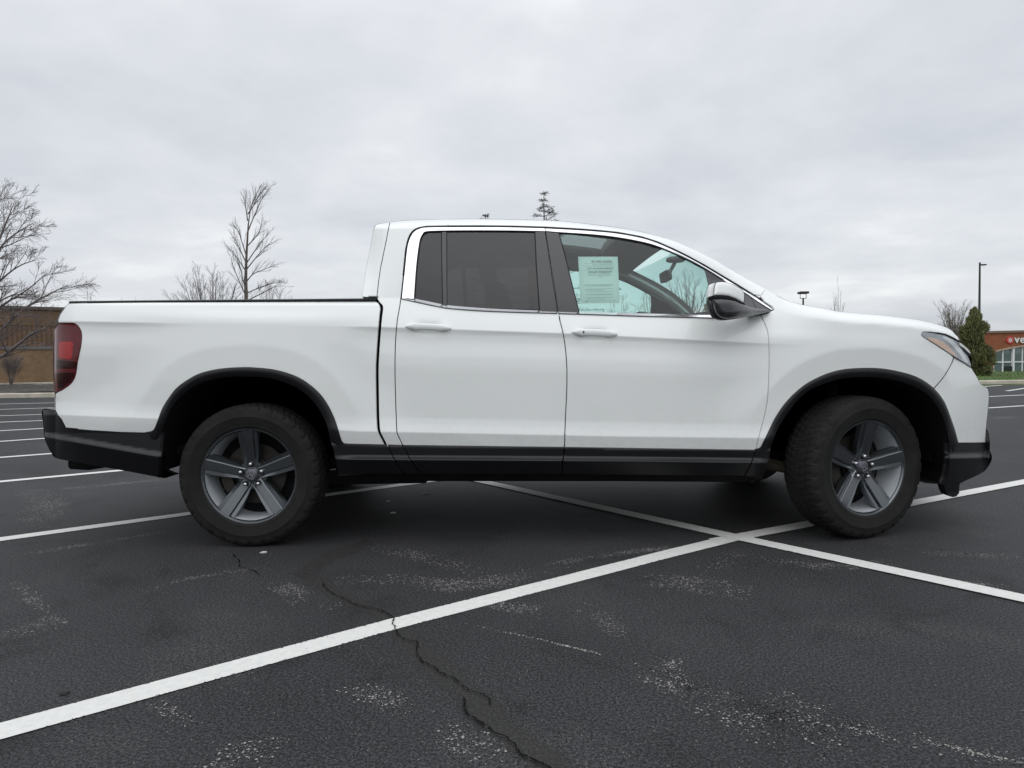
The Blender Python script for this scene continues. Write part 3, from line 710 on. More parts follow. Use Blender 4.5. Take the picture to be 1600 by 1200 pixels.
def spruce(px, top_py, depth, seed, label, n_whorl=15, spread=.52):
    rr = random.Random(seed); b = at(px, 590, depth); zt = at(px, top_py, depth)[2]; b[2] = float(terrain_z(b[0], b[1])); H = zt - b[2]
    t = empty('spruce_tree', tuple(b)); tag(t, label, 'tree')
    tr = MB(); tr.tube([(0, 0, -.1), (0, 0, H * .5), (0, 0, H)], [.16, .09, .012], 7); part(tr, 'trunk', M['bark'], t, 180)
    m = MB(); z = H - .12
    while z > H * .25:
        L0 = .12 + (H - z) * spread
        for k in range(rr.choice((4, 5, 6))):
            a = rr.uniform(0, 6.283); l = L0 * rr.uniform(.45, 1.15); up_ = rr.uniform(-.12, .22)
            pts = [Vector((0, 0, z)), Vector((math.cos(a) * l * .5, math.sin(a) * l * .5, z + up_ * l * .4)), Vector((math.cos(a) * l, math.sin(a) * l, z + up_ * l + .06 * l))]
            m.tube(pts, [.018, .012, .005], 3, cap=False)
            for j in range(int(16 + l * 26)):
                f = rr.uniform(.35, 1.05); c = pts[0].lerp(pts[2], f) + Vector((rr.gauss(0, .05), rr.gauss(0, .05), rr.gauss(0, .035)))
                d = Vector((math.cos(a) + rr.uniform(-.9, .9), math.sin(a) + rr.uniform(-.9, .9), rr.uniform(-.5, .6))).normalized() * rr.uniform(.06, .14)
                w = d.cross(Vector((rr.uniform(-1, 1), rr.uniform(-1, 1), 1))).normalized() * .014
                m.add([c - w, c + w, c + d + w * .4, c + d - w * .4], [(0, 1, 2, 3)])
        z -= rr.uniform(.20, .36)
    part(m, 'crown', M['spruce'], t)
spruce(853, 298, 36.0, 8, 'sparse spruce whose top shows above the cab roof')
spruce(762, 334, 40.0, 9, 'spruce barely peeking above the cab roof, left of the taller one')
# ================================================================== the pickup
YS = -1.0                                        # widest plane of the near side
def paint_mat():
    m, nt, out = new_mat("white_paint")
    p = N(nt, 'ShaderNodeBsdfPrincipled', Roughness=0.42); p.inputs['Specular IOR Level'].default_value = 0.4
    p.inputs['Coat Weight'].default_value = 0.75; p.inputs['Coat Roughness'].default_value = 0.03; p.inputs['Coat IOR'].default_value = 1.5
    v = objvec(nt)
    c = ramp(nt, noise(nt, v, 2.2, 6, .6), [(.3, (.775, .80, .785)), (.7, (.805, .825, .812))])
    sp_ = nt.nodes.new('ShaderNodeSeparateXYZ'); L(nt, v, sp_.inputs[0])
    dirt = mathn(nt, 'MULTIPLY', ramp(nt, sp_.outputs[2], [(.42, 1.0), (.75, 0.0)]), ramp(nt, noise(nt, v, 30, 5, .7), [(.45, 0.0), (.8, .35)]))
    L(nt, mixc(nt, dirt, c, (.52, .50, .46)), p.inputs['Base Color'])
    L(nt, p.outputs[0], out.inputs[0]); return m
M['paint'] = paint_mat()
M['trim'] = simple("black_cladding", (0.0045, 0.0046, 0.0056), 0.38, spec=.45, var=.12, vscale=14, bump=.10, bscale=420)
M['gloss_black'] = simple("gloss_black", (0.020, 0.020, 0.024), 0.30, spec=.5, coat=.5, var=.05)
M['seal'] = simple("rubber_seal", (0.008, 0.008, 0.009), 0.7, spec=.3)
M['gap'] = simple("panel_gap", (0.006, 0.006, 0.007), 0.9, spec=.1)
M['chrome'] = simple("chrome", (0.93, 0.93, 0.94), 0.10, metal=1.0, var=.02)
M['under'] = simple("underbody", (0.010, 0.010, 0.010), 0.9, spec=.2, var=.3)
M['liner'] = simple("wheel_well", (0.007, 0.007, 0.008), 0.9, spec=.2)
M['lining'] = simple("cabin_lining", (0.80, 0.80, 0.78), 0.9, var=.05)
M['seat'] = simple("seat_cloth", (0.07, 0.07, 0.072), 0.9)
M['dash'] = simple("dashboard", (0.03, 0.03, 0.032), 0.6)
M['glass_clear'] = glass_mat("door_glass", (0.76, 0.955, 0.91), .01, body=0.0)
M['glass_dark'] = glass_mat("privacy_glass", (0.15, 0.152, 0.16), .02, body=0.12, body_col=(0.05, 0.05, 0.056), ior=1.58)
M['glass_roof'] = glass_mat("roof_glass", (0.45, 0.47, 0.47), .02, body=0.1)

truck = empty('pickup_truck', (0.25, 0.0, 0.0))
tag(truck, 'white crew cab pickup truck with black cladding parked across the white stall lines', 'pickup truck')

# --- traced lines (photo pixels) -----------------------------------
RA_OUT = [(230, 675), (238, 672), (242, 666), (247, 653), (253.6, 636.5), (264, 620), (275, 606), (290, 594.5), (309, 584), (329, 578), (354, 574.3), (382, 573), (401, 573.7),
          (424, 576), (446, 581), (469, 590), (488, 603), (502.5, 617), (514, 634), (523, 653), (529.5, 672.5), (535, 689), (541, 693.5)]
RA_IN = [(250, 706), (251, 693), (253.6, 672.5), (259, 657), (270.5, 635), (284, 618.5), (302, 605), (323, 596), (348, 590), (376, 588.8), (412.5, 590), (440.6, 596.5), (463, 606),
         (480, 618.5), (494.6, 634), (505, 652), (511.5, 668), (516, 689), (519, 700)]
FA_OUT = [(1178, 701.5), (1187, 699), (1191, 692), (1200, 674), (1212, 650), (1230, 625), (1255, 602), (1280, 588), (1305, 579), (1330, 575), (1367, 574.3), (1397, 578), (1430, 587), (1455, 602),
          (1475, 625), (1487, 655), (1493, 674), (1497.5, 691)]
FA_IN = [(1202, 716), (1204.5, 700), (1209, 687), (1217, 668), (1235, 640), (1255, 617), (1275, 605), (1305, 594.5), (1330, 590.3), (1367, 590), (1397, 594), (1430, 605), (1452, 620), (1470, 645), (1480, 675), (1484, 700), (1484.5, 716)]
RAo, RAi, FAo, FAi = spl(RA_OUT, 4), spl(RA_IN, 4), spl(FA_OUT, 4), spl(FA_IN, 4)
Ysh = lin([85, 600, 885, 1205, 1300, 1560], [501.5, 511, 521, 537, 541, 550])
Ylo = lin([85, 240, 560, 890, 960, 1190, 1560], [648, 654, 674, 680.5, 682, 684.5, 690])
Ybelt = lin([560, 626, 698, 772, 868, 990, 1120, 1215], [464, 466, 480, 485, 489, 492, 497, 500])
TOPL0 = [(566, 464), (570, 432), (576, 399), (581, 372), (584, 357), (588, 351), (597, 348.8), (609, 347), (640, 344), (690, 342.5), (750, 342), (850, 344), (890, 346.5), (930, 351), (970, 356), (1000, 361.5), (1040, 372), (1080, 388), (1120, 408),
        (1160, 432), (1197, 452)]
TOPL = TOPL0
NOSE = [(1197, 452), (1212, 461), (1230, 469.5), (1255, 476.5), (1292, 482.5), (1315, 487), (1380, 492.5), (1430, 499), (1455, 504), (1475, 510), (1487, 516), (1495, 524.5)]
Ytop = pchip([p[0] for p in TOPL[7:]] + [p[0] for p in NOSE[1:]], [p[1] for p in TOPL[7:]] + [p[1] for p in NOSE[1:]])
DARK = [(626, 467), (630, 430), (634, 390), (637, 376), (640.5, 367), (646, 360), (654, 356), (666, 353.8), (700, 353.2), (751, 353), (800, 353.6), (851, 355), (900, 357.6), (933, 360), (965, 363.2), (1002, 370), (1027, 378), (1052, 389), (1077, 401.3),
        (1102, 415), (1127, 430), (1152, 445), (1177, 460.5), (1195, 471.5), (1207, 479.5)]
Ydark = pchip([640.5, 646, 654, 666, 700, 751, 800, 851, 900, 933, 965, 1002, 1027, 1052, 1077, 1102, 1127, 1152, 1177, 1195, 1207],
              [367, 360, 356, 353.8, 353.2, 353, 353.6, 355, 357.6, 360, 363.2, 370, 378, 389, 401.3, 415, 430, 445, 460.5, 471.5, 479.5])
Dplan = pchip([60, 82, 90, 100, 120, 160, 240, 1250, 1330, 1380, 1430, 1460, 1490, 1510, 1530, 1545, 1555],
              [.17, .125, .082, .054, .028, .010, 0, 0, .003, .010, .030, .056, .105, .16, .235, .315, .37])
PROF = pchip([0, .045, .085, .28, .37, .6, .85, .91, 1.0], [.028, .0318, .0312, .0165, .0135, .0128, .0122, .0092, .0005])
PROF2 = pchip([0, .1, .2, .4, .75, .9, 1.0], [.028, .0206, .0135, .0095, .0085, .0070, .0005])
def sharp(px):                                    # how strong the shoulder crease is along the side
    return np.clip(1 - smoothstep(235, 350, px) + smoothstep(520, 580, px), 0, 1) * (1 - smoothstep(1215, 1320, px))
def flare(px, py, D, line, wx, r=34.0, k=.00038, base=.0125, kin=.00006):
    dd = dist_poly(px, py, line)
    w = np.where(dd < r, 1.0, np.exp(-((dd - r) / 80.0) ** 2)) * (1 - smoothstep(595, 688, py)) * wx
    ring = Dplan(px) + base + kin * (dd - r) + k * 1.2 * np.logaddexp(0, (dd - r) / 1.2)
    return D * (1 - w) + ring * w
def D_low(px, py):
    px, py = np.broadcast_arrays(np.asarray(px, float), np.asarray(py, float))
    ys = Ysh(px); yl = Ylo(px); u = ys - py; up_ = np.maximum(u, 0)
    yt = np.where(px < 590, 470.5, Ytop(np.maximum(px, 610))); s = np.clip(u / np.maximum(ys - yt, 5), 0, 1)
    hood = smoothstep(1160, 1320, px)
    above = .028 - .014 * hood + (.00138 - .00082 * hood) * up_ + .0000075 * (1 - hood) * up_ ** 2
    above = above + hood * .15 * (1 - np.sqrt(1 - (.97 * np.clip((s - .68) / .32, 0, 1)) ** 2))
    above = above + (px < 590) * .03 * np.maximum(s - .85, 0) ** 2 / .0225
    t = np.clip(-u / (yl - ys), 0, 1); a = sharp(px)
    below = a * PROF(t) + (1 - a) * PROF2(t) - .014 * hood * (1 - t) ** 2
    D = np.where(u > 0, above, below) + np.maximum(py - yl, 0) * .00075 + Dplan(px)
    # door handle cups
    for cx_, cy_ in ((669, 512), (930, 522)):
        D = D + .016 * np.exp(-(((px - cx_) / 21) ** 4 + ((py - cy_) / 8.5) ** 2))
    fl = D
    if np.any(px < 700): fl = flare(px, py, fl, RAo, 1 - smoothstep(540, 690, px))
    if np.any(px > 1045): fl = flare(px, py, fl, FAo, smoothstep(1050, 1215, px), 31.0, .00062, .0125, -.00018)
    return np.where(py > ys - 25, fl * smoothstep(0, 25, py - ys + 25) + D * (1 - smoothstep(0, 25, py - ys + 25)), D)
REAR = pchip([560, 570, 580, 590, 605, 625, 640], [.19, .13, .088, .052, .02, .004, 0])
def D_green(px, py):                              # tumblehome above the belt line
    yb = Ybelt(px); t = np.maximum(yb - py, 0) / 130.0
    base = D_low(np.maximum(px, 592), np.maximum(yb, py))
    return base + .125 * t + .055 * t * t + .10 * smoothstep(940, 1210, px) * np.minimum(t * 2.2, 1) + REAR(px) * smoothstep(-.25, .7, t)
def D_cab(px, py):
    px, py = np.broadcast_arrays(np.asarray(px, float), np.asarray(py, float))
    yd = np.where(px < 700, 356.0, Ydark(np.maximum(px, 641))); yt = Ytop(np.maximum(px, 609))
    yt = np.where(px < 609, 347.0, yt)
    s = np.clip((yd - py) / np.maximum(yd - yt, 3), 0, 1)
    k = 1 - .68 * smoothstep(950, 1080, px)
    return D_green(px, np.maximum(py, yd)) + (.05 * s + .21 * (1 - np.sqrt(1 - (.96 * s) ** 2))) * k
def D_all(px, py):
    return np.where(np.asarray(py) < Ybelt(px), D_cab(px, py), D_low(px, py))

# --- panels ---------------------------------------------------------
def clean(poly, eps=.25):
    out = []
    for p in poly:
        if not out or math.hypot(p[0] - out[-1][0], p[1] - out[-1][1]) > eps: out.append((float(p[0]), float(p[1])))
    if math.hypot(out[0][0] - out[-1][0], out[0][1] - out[-1][1]) <= eps: out.pop()
    return out
def area(poly):
    P = np.asarray(poly); Q = np.roll(P, -1, 0); return .5 * np.sum(P[:, 0] * Q[:, 1] - Q[:, 0] * P[:, 1])
def inset(poly, d):
    P = np.asarray(poly, float)
    if area(P) < 0: P = P[::-1]
    e = np.roll(P, -1, 0) - P; e /= np.maximum(np.linalg.norm(e, axis=1)[:, None], 1e-9)
    n = np.stack([-e[:, 1], e[:, 0]], 1); n2 = n + np.roll(n, 1, 0)
    l = np.maximum(np.linalg.norm(n2, axis=1), .6); n2 = n2 / l[:, None] * np.minimum(2 / l, 1.6)[:, None]
    return P + n2 * d, -n2
def resample(P, step):
    out = []
    for a, b in zip(P, np.roll(P, -1, 0)):
        k = max(1, int(math.ceil(np.linalg.norm(b - a) / step)))
        for i in range(k): out.append(a + (b - a) * i / k)
    return np.array(out)
def up_by(line, dx, dy): return [(a + dx, b + dy) for a, b in line]
def surf(px, py, Dfn): return unproj(px, py, YS + Dfn(px, py))
def surf_n(px, py, Dfn, h=.7):
    a = surf(px + h, py, Dfn) - surf(px - h, py, Dfn); b = surf(px, py + h, Dfn) - surf(px, py - h, Dfn)
    n = np.cross(b, a); n /= np.maximum(np.linalg.norm(n, axis=1)[:, None], 1e-12)
    n[n[:, 1] > 0] *= -1; return n
def finish(name, V, F, NRM, mat, parent, mirror=True, label=None):
    res = []
    for side in ((0, 1) if mirror else (0,)):
        v = V.copy(); n = NRM.copy(); f = F
        if side: v[:, 1] *= -1; n[:, 1] *= -1; f = [tuple(reversed(x)) for x in F]
        me = bpy.data.meshes.new(name); me.from_pydata(v.tolist(), [], f); me.update(); me.shade_smooth()
        me.normals_split_custom_set_from_vertices(n.tolist())
        par = parent[side] if isinstance(parent, tuple) else parent
        o = link(name, me, mat, par); res.append(o)
        if label and side == 0: o['label'] = label
    return tuple(res) if mirror else res[0]
def panel(name, outline, Dfn, mat, parent=None, step=5.0, gap=.8, fold=.022, feats=(), mirror=True, holes=(), off=0.0, label=None, rim=True):
    parent = truck if parent is None else parent
    D0 = Dfn
    if off: Dfn = lambda x, y: D0(x, y) + off
    outer, onrm = inset(clean(outline), gap)
    B0 = resample(outer, step); k = len(B0)
    core, cn = inset([tuple(p) for p in B0], .9) if rim else (B0, None)
    if rim and len(core) != k: core = B0
    loops = [core]
    for h in holes:
        hh, _ = inset(clean(h), -gap); loops.append(resample(hh, step))
    allb = np.vstack(loops)
    # interior points
    x0, y0 = allb.min(0); x1, y1 = allb.max(0); pts = []
    gx, gy = np.meshgrid(np.arange(x0 + step / 2, x1, step), np.arange(y0 + step / 2, y1, step * .87))
    gx = gx + (np.arange(gx.shape[0]) % 2)[:, None] * step / 2
    gx, gy = gx.ravel(), gy.ravel()
    fpts = []
    for fn in feats:
        xx = np.arange(x0 + 1, x1 - 1, step * .5); yy = fn(xx)
        for dy in (-1.3, 1.3): fpts.append(np.stack([xx, yy + dy], 1))
        keep = np.abs(gy - fn(gx)) > 2.6; gx, gy = gx[keep], gy[keep]
    g = np.stack([gx, gy], 1)
    if fpts: g = np.vstack([g] + fpts)
    ins = pip(g[:, 0], g[:, 1], core)
    for lp_ in loops[1:]: ins &= ~pip(g[:, 0], g[:, 1], lp_)
    g = g[ins]
    if len(g):
        dmin = np.full(len(g), 1e9)
        for lp_ in loops: dmin = np.minimum(dmin, dist_poly(g[:, 0], g[:, 1], np.vstack([lp_, lp_[:1]])))
        g = g[dmin > min(step * .4, 1.1 if fpts else step * .45)]
    P = np.vstack([allb, g]) if len(g) else allb
    edges = []; b = 0
    for lp_ in loops:
        n_ = len(lp_); edges += [(b + i, b + (i + 1) % n_) for i in range(n_)]; b += n_
    vo, _, fo, orig, _, _ = delaunay_2d_cdt([Vector((float(a), float(c))) for a, c in P], edges, [], 0, 1e-5)
    vo = np.array([(v.x, v.y) for v in vo])
    cen = np.array([vo[list(f)].mean(0) for f in fo])
    ok = pip(cen[:, 0], cen[:, 1], core)
    for lp_ in loops[1:]: ok &= ~pip(cen[:, 0], cen[:, 1], lp_)
    F = []
    for f, o_ in zip(fo, ok):
        if not o_: continue
        f = list(f); a = area(vo[f]); F.append(tuple(f) if a < 0 else tuple(reversed(f)))
    o2n = {}
    for i, ol in enumerate(orig):
        for o_ in ol: o2n[o_] = i
    V = surf(vo[:, 0], vo[:, 1], Dfn); NR = surf_n(vo[:, 0], vo[:, 1], Dfn)
    V, NR = list(V), list(NR)
    b = 0
    for li, lp_ in enumerate(loops):
        n_ = len(lp_); ring0 = [o2n[b + i] for i in range(n_)]; b += n_
        if fold <= 0: continue
        # outward direction of the border, in the plane of the surface
        bb = B0 if li == 0 and rim else lp_
        pos = surf(bb[:, 0], bb[:, 1], Dfn); tang = np.roll(pos, -1, 0) - np.roll(pos, 1, 0)
        sn = surf_n(bb[:, 0], bb[:, 1], Dfn); outw = np.cross(tang, sn); outw /= np.maximum(np.linalg.norm(outw, axis=1)[:, None], 1e-9)
        ctr = surf(core[:, 0], core[:, 1], Dfn) if li == 0 else None
        if li == 0 and rim:
            if np.mean(np.sum(outw * (pos - ctr), 1)) < 0: outw = -outw
        elif li == 0:
            c_ = pos.mean(0)
            if np.mean(np.sum(outw * (pos - c_), 1)) < 0: outw = -outw
        else:
            c_ = pos.mean(0)
            if np.mean(np.sum(outw * (pos - c_), 1)) > 0: outw = -outw
        rings = []
        if li == 0 and rim:
            nb = sn + .12 * outw; nb /= np.linalg.norm(nb, axis=1)[:, None]
            rings.append((pos + np.array([0, .0025, 0]), nb))
        else: rings.append((pos + 0, outw))
        nf = outw + .0 * sn
        rings.append((pos + np.array([0, fold, 0]), nf))
        prev = ring0
        flip = None
        for pp, nn in rings:
            idx = list(range(len(V), len(V) + n_)); V += list(pp); NR += list(nn)
            for i in range(n_):
                j = (i + 1) % n_; q_ = (prev[i], prev[j], idx[j], idx[i])
                a, b_, c_ = np.array(V[q_[0]]), np.array(V[q_[1]]), np.array(V[q_[2]])
                fnm = np.cross(b_ - a, c_ - a)
                if flip is None and np.linalg.norm(fnm) > 1e-9: flip = fnm @ (nn[i] + nn[j]) < 0
                F.append(tuple(reversed(q_)) if flip else q_)
            prev = idx; flip = None
    return finish(name, np.array(V), F, np.array(NR), mat, parent, mirror, label)
def resamp_line(line, n):
    P = np.asarray(line, float); s = np.concatenate([[0], np.cumsum(np.linalg.norm(np.diff(P, axis=0), axis=1))])
    t = np.linspace(0, s[-1], n); return np.stack([np.interp(t, s, P[:, 0]), np.interp(t, s, P[:, 1])], 1)
def ribbon(name, A, Bl, Dfn, mat, parent=None, n=90, cross=((0, .004), (.12, -.003), (.5, -.006), (.88, -.003), (1, .004)), mirror=True, flange=0.0, label=None):
    """strip between two traced lines; cross = (place across, height off the surface, negative is proud)"""
    parent = truck if parent is None else parent
    a, b = resamp_line(A, n), resamp_line(Bl, n); rows = []
    for t, off in cross:
        p = a + (b - a) * t; D = Dfn(a[:, 0], a[:, 1]) * (1 - t) + Dfn(b[:, 0], b[:, 1]) * t
        rows.append(unproj(p[:, 0], p[:, 1], YS + D + off))
    if flange: rows.append(unproj(b[:, 0], b[:, 1], YS + Dfn(b[:, 0], b[:, 1]) + flange))
    V = np.vstack(rows); k = len(rows); F = []
    for j in range(k - 1):
        for i in range(n - 1): F.append((j * n + i, (j + 1) * n + i, (j + 1) * n + i + 1, j * n + i + 1))
    c = V[list(F[len(F) // 2])]; nn = np.cross(c[1] - c[0], c[2] - c[0])
    if nn[1] > 0: F = [tuple(reversed(f)) for f in F]
    res = []
    for side in ((0, 1) if mirror else (0,)):
        v = V.copy(); f = F
        if side: v[:, 1] *= -1; f = [tuple(reversed(x)) for x in F]
        me = bpy.data.meshes.new(name); me.from_pydata(v.tolist(), [], f); me.update(); me.shade_smooth(); me.set_sharp_from_angle(angle=R(40))
        par = parent[side] if isinstance(parent, tuple) else parent
        o = link(name, me, mat, par); res.append(o)
        if label and side == 0: o['label'] = label
    return tuple(res) if mirror else res[0]
def wire(name, line, w, Dfn, mat, parent=None, n=120, proud=.002, mirror=True):
    """thin dark line laid on the surface"""
    P = resamp_line(line, n); T = np.gradient(P, axis=0); T /= np.maximum(np.linalg.norm(T, axis=1)[:, None], 1e-9); nn = np.stack([-T[:, 1], T[:, 0]], 1)
    return ribbon(name, P - nn * w / 2, P + nn * w / 2, Dfn, mat, parent, n, ((0, -proud * .3), (.5, -proud), (1, -proud * .3)), mirror)

feat = (Ysh, Ylo)
GAP_BED = [(588.5, 466), (593, 472.5), (598, 479.5), (596.5, 495), (595, 511), (592.5, 545), (591, 575), (591.3, 610), (592, 650), (593, 668), (594.5, 676), (599, 685), (605, 697)]
GAP_REAR = [(626, 467), (624, 481), (620.5, 501), (618.3, 526), (617.2, 550), (617, 580), (617.7, 615), (619, 655), (620, 675), (623, 683), (629, 695)]
GAP_MID = [(872, 487), (875.5, 503), (880, 521), (883, 540), (885, 560), (886, 585), (885.3, 620), (884, 645), (883, 670), (882, 701)]
GAP_FRONT = [(1188.5, 492), (1195, 505), (1199.5, 517), (1201.5, 532), (1202.3, 560), (1201.7, 585), (1200, 620), (1195.5, 647), (1189.5, 670), (1181, 704)]
TAIL = [(90, 505), (107, 504.8), (117, 506), (124, 513), (127, 523), (126, 538), (123, 553), (120, 568), (117.5, 585), (112, 597), (100, 607), (86, 614.5)]
inR, _ = inset(RAo + [(541, 760), (230, 760)], 0)    # helper orientation only
def shifted(line, cx_, cy_, d):
    P = np.asarray(line); v = np.array([cx_, cy_]) - P; v /= np.linalg.norm(v, axis=1)[:, None]; return [tuple(p) for p in P + v * d]
RAx = shifted(RAo, 393, 720, 3.5); FAx = shifted(FAo, 1345, 720, 3.5)

# bed side
bed_out = spl([(107.5, 473.8), (200, 472.3), (300, 471.6), (450, 470.6), (586, 469.6)], 6) + spl([(590, 472), (594, 480), (592.8, 495), (591.5, 511), (589, 545), (587.5, 575), (587.8, 610), (588.5, 650), (589.5, 668), (591, 676), (595.5, 685), (602, 698)], 4) \
    + [(560, 697)] + list(reversed(RAx[4:-1])) + [(226, 677), (190, 676), (157, 674), (103, 671), (96, 656), (90, 649), (85.8, 641), (85.5, 628)] + list(reversed(spl(TAIL, 4))) + [(90.3, 500), (93, 492), (98, 484.5), (103, 477.5)]
bed = panel('bed_side', bed_out, D_low, M['paint'], feats=feat, step=5)
# cab shell round the doors
cab_out = [(603.5, 697)] + list(reversed(spl(GAP_BED, 4))) + [(577, 465.5)] + up_by(spl(TOPL[:5], 3), -.6, 0) + up_by(spl(TOPL[4:], 4), 0, -.55) + [(1189, 462)] + list(reversed(spl(DARK[2:-2], 4))) + [(630, 430), (626, 467)] + spl(GAP_REAR[1:], 4)[:-1] + [(628.5, 697)]
cabside = panel('cab_side', cab_out, D_all, M['paint'], step=3.2, gap=.55, feats=feat)
wire('roof_seam', [(609, 348), (606, 362), (603.6, 375), (599.5, 395), (595, 416), (591.5, 440), (589, 463)], 1.1, D_cab, M['gap'], cabside, proud=.0015)
# doors
rear_out = [(626.5, 465)] + spl([(626, 467), (624, 481), (620.5, 501), (618.3, 526), (617.2, 550), (617, 580), (617.7, 615), (619, 655), (620, 675), (623, 683), (631, 700)], 4) + [(760, 699.5), (881.5, 700.5)] + list(reversed(spl(GAP_MID, 4)))[1:] + [(868, 487)] + list(reversed(spl([(647, 469), (698, 479), (772, 484), (868, 487)], 4)))[1:]
rear_door = panel('rear_door', rear_out, D_low, M['paint'], feats=feat, step=5)
front_out = [(873, 487)] + spl(GAP_MID[1:], 4)[:-1] + [(882, 701), (1000, 702.5), (1181, 705)] + list(reversed(spl(GAP_FRONT, 4)))[1:] + list(reversed(spl([(873, 487), (990, 491), (1100, 494), (1187, 492)], 4)))
front_door = panel('front_door', front_out, D_low, M['paint'], feats=feat, step=5)
# fender with the bonnet edge
BUMP_GAP = [(1490, 558.5), (1487, 568), (1482, 577), (1476, 587), (1470, 595), (1460, 606.5)]
LAMP = [(1440, 522), (1442.5, 519), (1450, 518.8), (1463, 520), (1477, 522), (1488, 527), (1500, 533)]
LAMPB = [(1440.3, 524), (1447, 529), (1460, 537), (1472, 545), (1491, 557.5), (1505, 566), (1518, 575)]
fa_part = [p for p in FAx if p[0] < 1458]
fender_out = list(spl(GAP_FRONT, 4)) + [(1182, 703.5)] + fa_part[2:] + list(reversed(BUMP_GAP)) + list(reversed(spl(LAMPB, 4)[:-9])) + spl(LAMP, 3) + [(1500, 532)] + up_by(list(reversed(spl(NOSE, 4))), 0, -.55) + [(1189, 463), (1195, 471.5), (1207, 479.5), (1210, 484), (1200, 489)]
fender = panel('front_fender', fender_out, D_low, M['paint'], feats=feat, step=5, gap=.55)
# bumper corner
SIL = [(1518, 575), (1521, 580), (1526, 588), (1532, 599), (1538, 603.5), (1543.5, 607.5), (1545, 613), (1545.3, 622), (1543.5, 645), (1541, 668), (1539.5, 692)]
bump_out = BUMP_GAP[:1] + BUMP_GAP[1:] + [p for p in FAx if p[0] > 1458 and p[1] > 600][:-1] + [(1497, 693), (1540.2, 693)] + up_by(list(reversed(spl(SIL, 4)))[1:], .55, -.2) + list(reversed(spl(LAMPB, 4)))[1:10]
PB = pchip([550, 575, 600, 640, 692], [.040, .028, .016, .010, .020])
def D_bump(px, py):
    w = smoothstep(1465, 1500, px); return D_low(px, py) * (1 - w) + (Dplan(px) + PB(py)) * w
bumper = panel('front_bumper', bump_out, D_bump, M['paint'], feats=(), step=4, gap=.55)

# --- black cladding --------------------------------------------------
D_r = lambda x, y: D_low(x, y)
ribbon('arch_trim', RAo, RAi, D_low, M['trim'], bed, 110, ((0, .006), (.05, -.004), (.25, -.008), (.6, -.006), (.97, .004)), flange=.07)
ribbon('arch_trim', FAo, FAi, D_low, M['trim'], fender, 110, ((0, .006), (.05, -.004), (.25, -.008), (.6, -.006), (.97, .004)), flange=.07)
YT = lin([500, 590, 885, 1182, 1210], [692, 694, 697.5, 702, 702.5]); YA = lin([500, 560, 960, 1200], [711, 711.5, 713.5, 716]); YB = lin([500, 560, 960, 1200], [717.5, 718, 720.5, 723.5])
def D_sill(px, py):
    px, py = np.broadcast_arrays(np.asarray(px, float), np.asarray(py, float))
    yt, ya, yb = YT(px), YA(px), YB(px); prof = np.zeros(px.shape)
    base = D_low(px, yt)
    t = np.clip((py - yt) / (ya - yt), 0, 1); t2 = np.clip((py - ya) / (yb - ya), 0, 1); t3 = np.clip((py - yb) / 24, 0, 1); t4 = np.clip((py - 744) / 8, 0, 1)
    edge = 1 - smoothstep(0, .2, t)
    amp = 1 - .75 * smoothstep(540, 500, px) if False else 1.0
    ends = (1 - smoothstep(560, 515, px)) * (1 - smoothstep(1175, 1205, px))
    return base - .006 + .004 * edge + .006 * t - ends * .024 * t2 ** 1.3 + .045 * t3 + .03 * t4
sfe = (YA, YB)
panel('sill_trim', [(516, 690), (541, 692), (604, 693.5), (610, 705), (617, 720), (624, 731), (631, 741.5), (580, 741.5), (528, 745), (525, 730), (520.5, 704.5)], D_sill, M['trim'], bed, step=4, feats=sfe)
panel('sill_trim', [(604.5, 693.5), (628, 694.5), (634, 705), (642, 720), (650, 731), (659, 741.5), (632, 741.5), (624, 731), (617, 720), (610, 705)], D_sill, M['trim'], cabside, step=4, feats=sfe)
panel('sill_trim', [(628.5, 694.5), (760, 696), (882, 697.5), (881, 710), (879, 721), (878, 742), (660, 741.5), (650, 731), (642, 720), (634, 705)], D_sill, M['trim'], rear_door, step=4, feats=sfe)
panel('sill_trim', [(882.5, 697.5), (1000, 699.3), (1182, 702), (1178, 714), (1172, 727), (1163, 744), (1000, 743), (878.5, 742), (879.5, 721), (881.5, 710)], D_sill, M['trim'], front_door, step=4, feats=sfe)
panel('sill_trim', [(1182.5, 702), (1186, 699), (1205, 699), (1203, 716), (1198, 735), (1192, 748), (1163.5, 744), (1172.5, 727), (1178.5, 714)], D_sill, M['trim'], fender, step=4, feats=sfe)
def D_pinch(px, py): return D_low(px, np.asarray(YT(px))) + .075 + (np.asarray(py) - 742) * .006
panel('rocker', [(522, 741), (660, 741), (880, 742), (1163, 744), (1193, 746), (1188, 752), (1160, 753.5), (960, 752), (668, 752), (665, 755), (560, 757), (530, 757)], D_pinch, M['under'], step=5, fold=.10, gap=0)
# rear bumper: side wrap with a ridge
YRB = lin([60, 69, 240, 260], [682, 683, 713, 716])
def D_rb(px, py):
    px, py = np.broadcast_arrays(np.asarray(px, float), np.asarray(py, float))
    b = D_low(np.maximum(px, 86), np.minimum(py, 676)) + pchip([60, 66, 75, 86, 110, 140], [.10, .05, .012, -.004, -.003, 0])(px) - .004
    y = YRB(px); return b - .016 * smoothstep(-9, 0, py - y) + .05 * np.clip((py - y) / 40, 0, 1.2) + .006
rb_out = [(66.3, 640), (86, 640.5), (90, 648), (97, 657), (103, 667), (130, 668.8), (157, 670.3), (200, 672), (236, 673.5), (252, 672), (251, 693), (249, 715), (247, 746), (200, 737), (150, 728.5), (117, 722.3), (87, 715.5), (80, 707), (75, 698), (69.5, 684), (67.5, 662)]
rbump = panel('rear_bumper', rb_out, D_rb, M['trim'], step=4, gap=.3, fold=.05, feats=(YRB,))
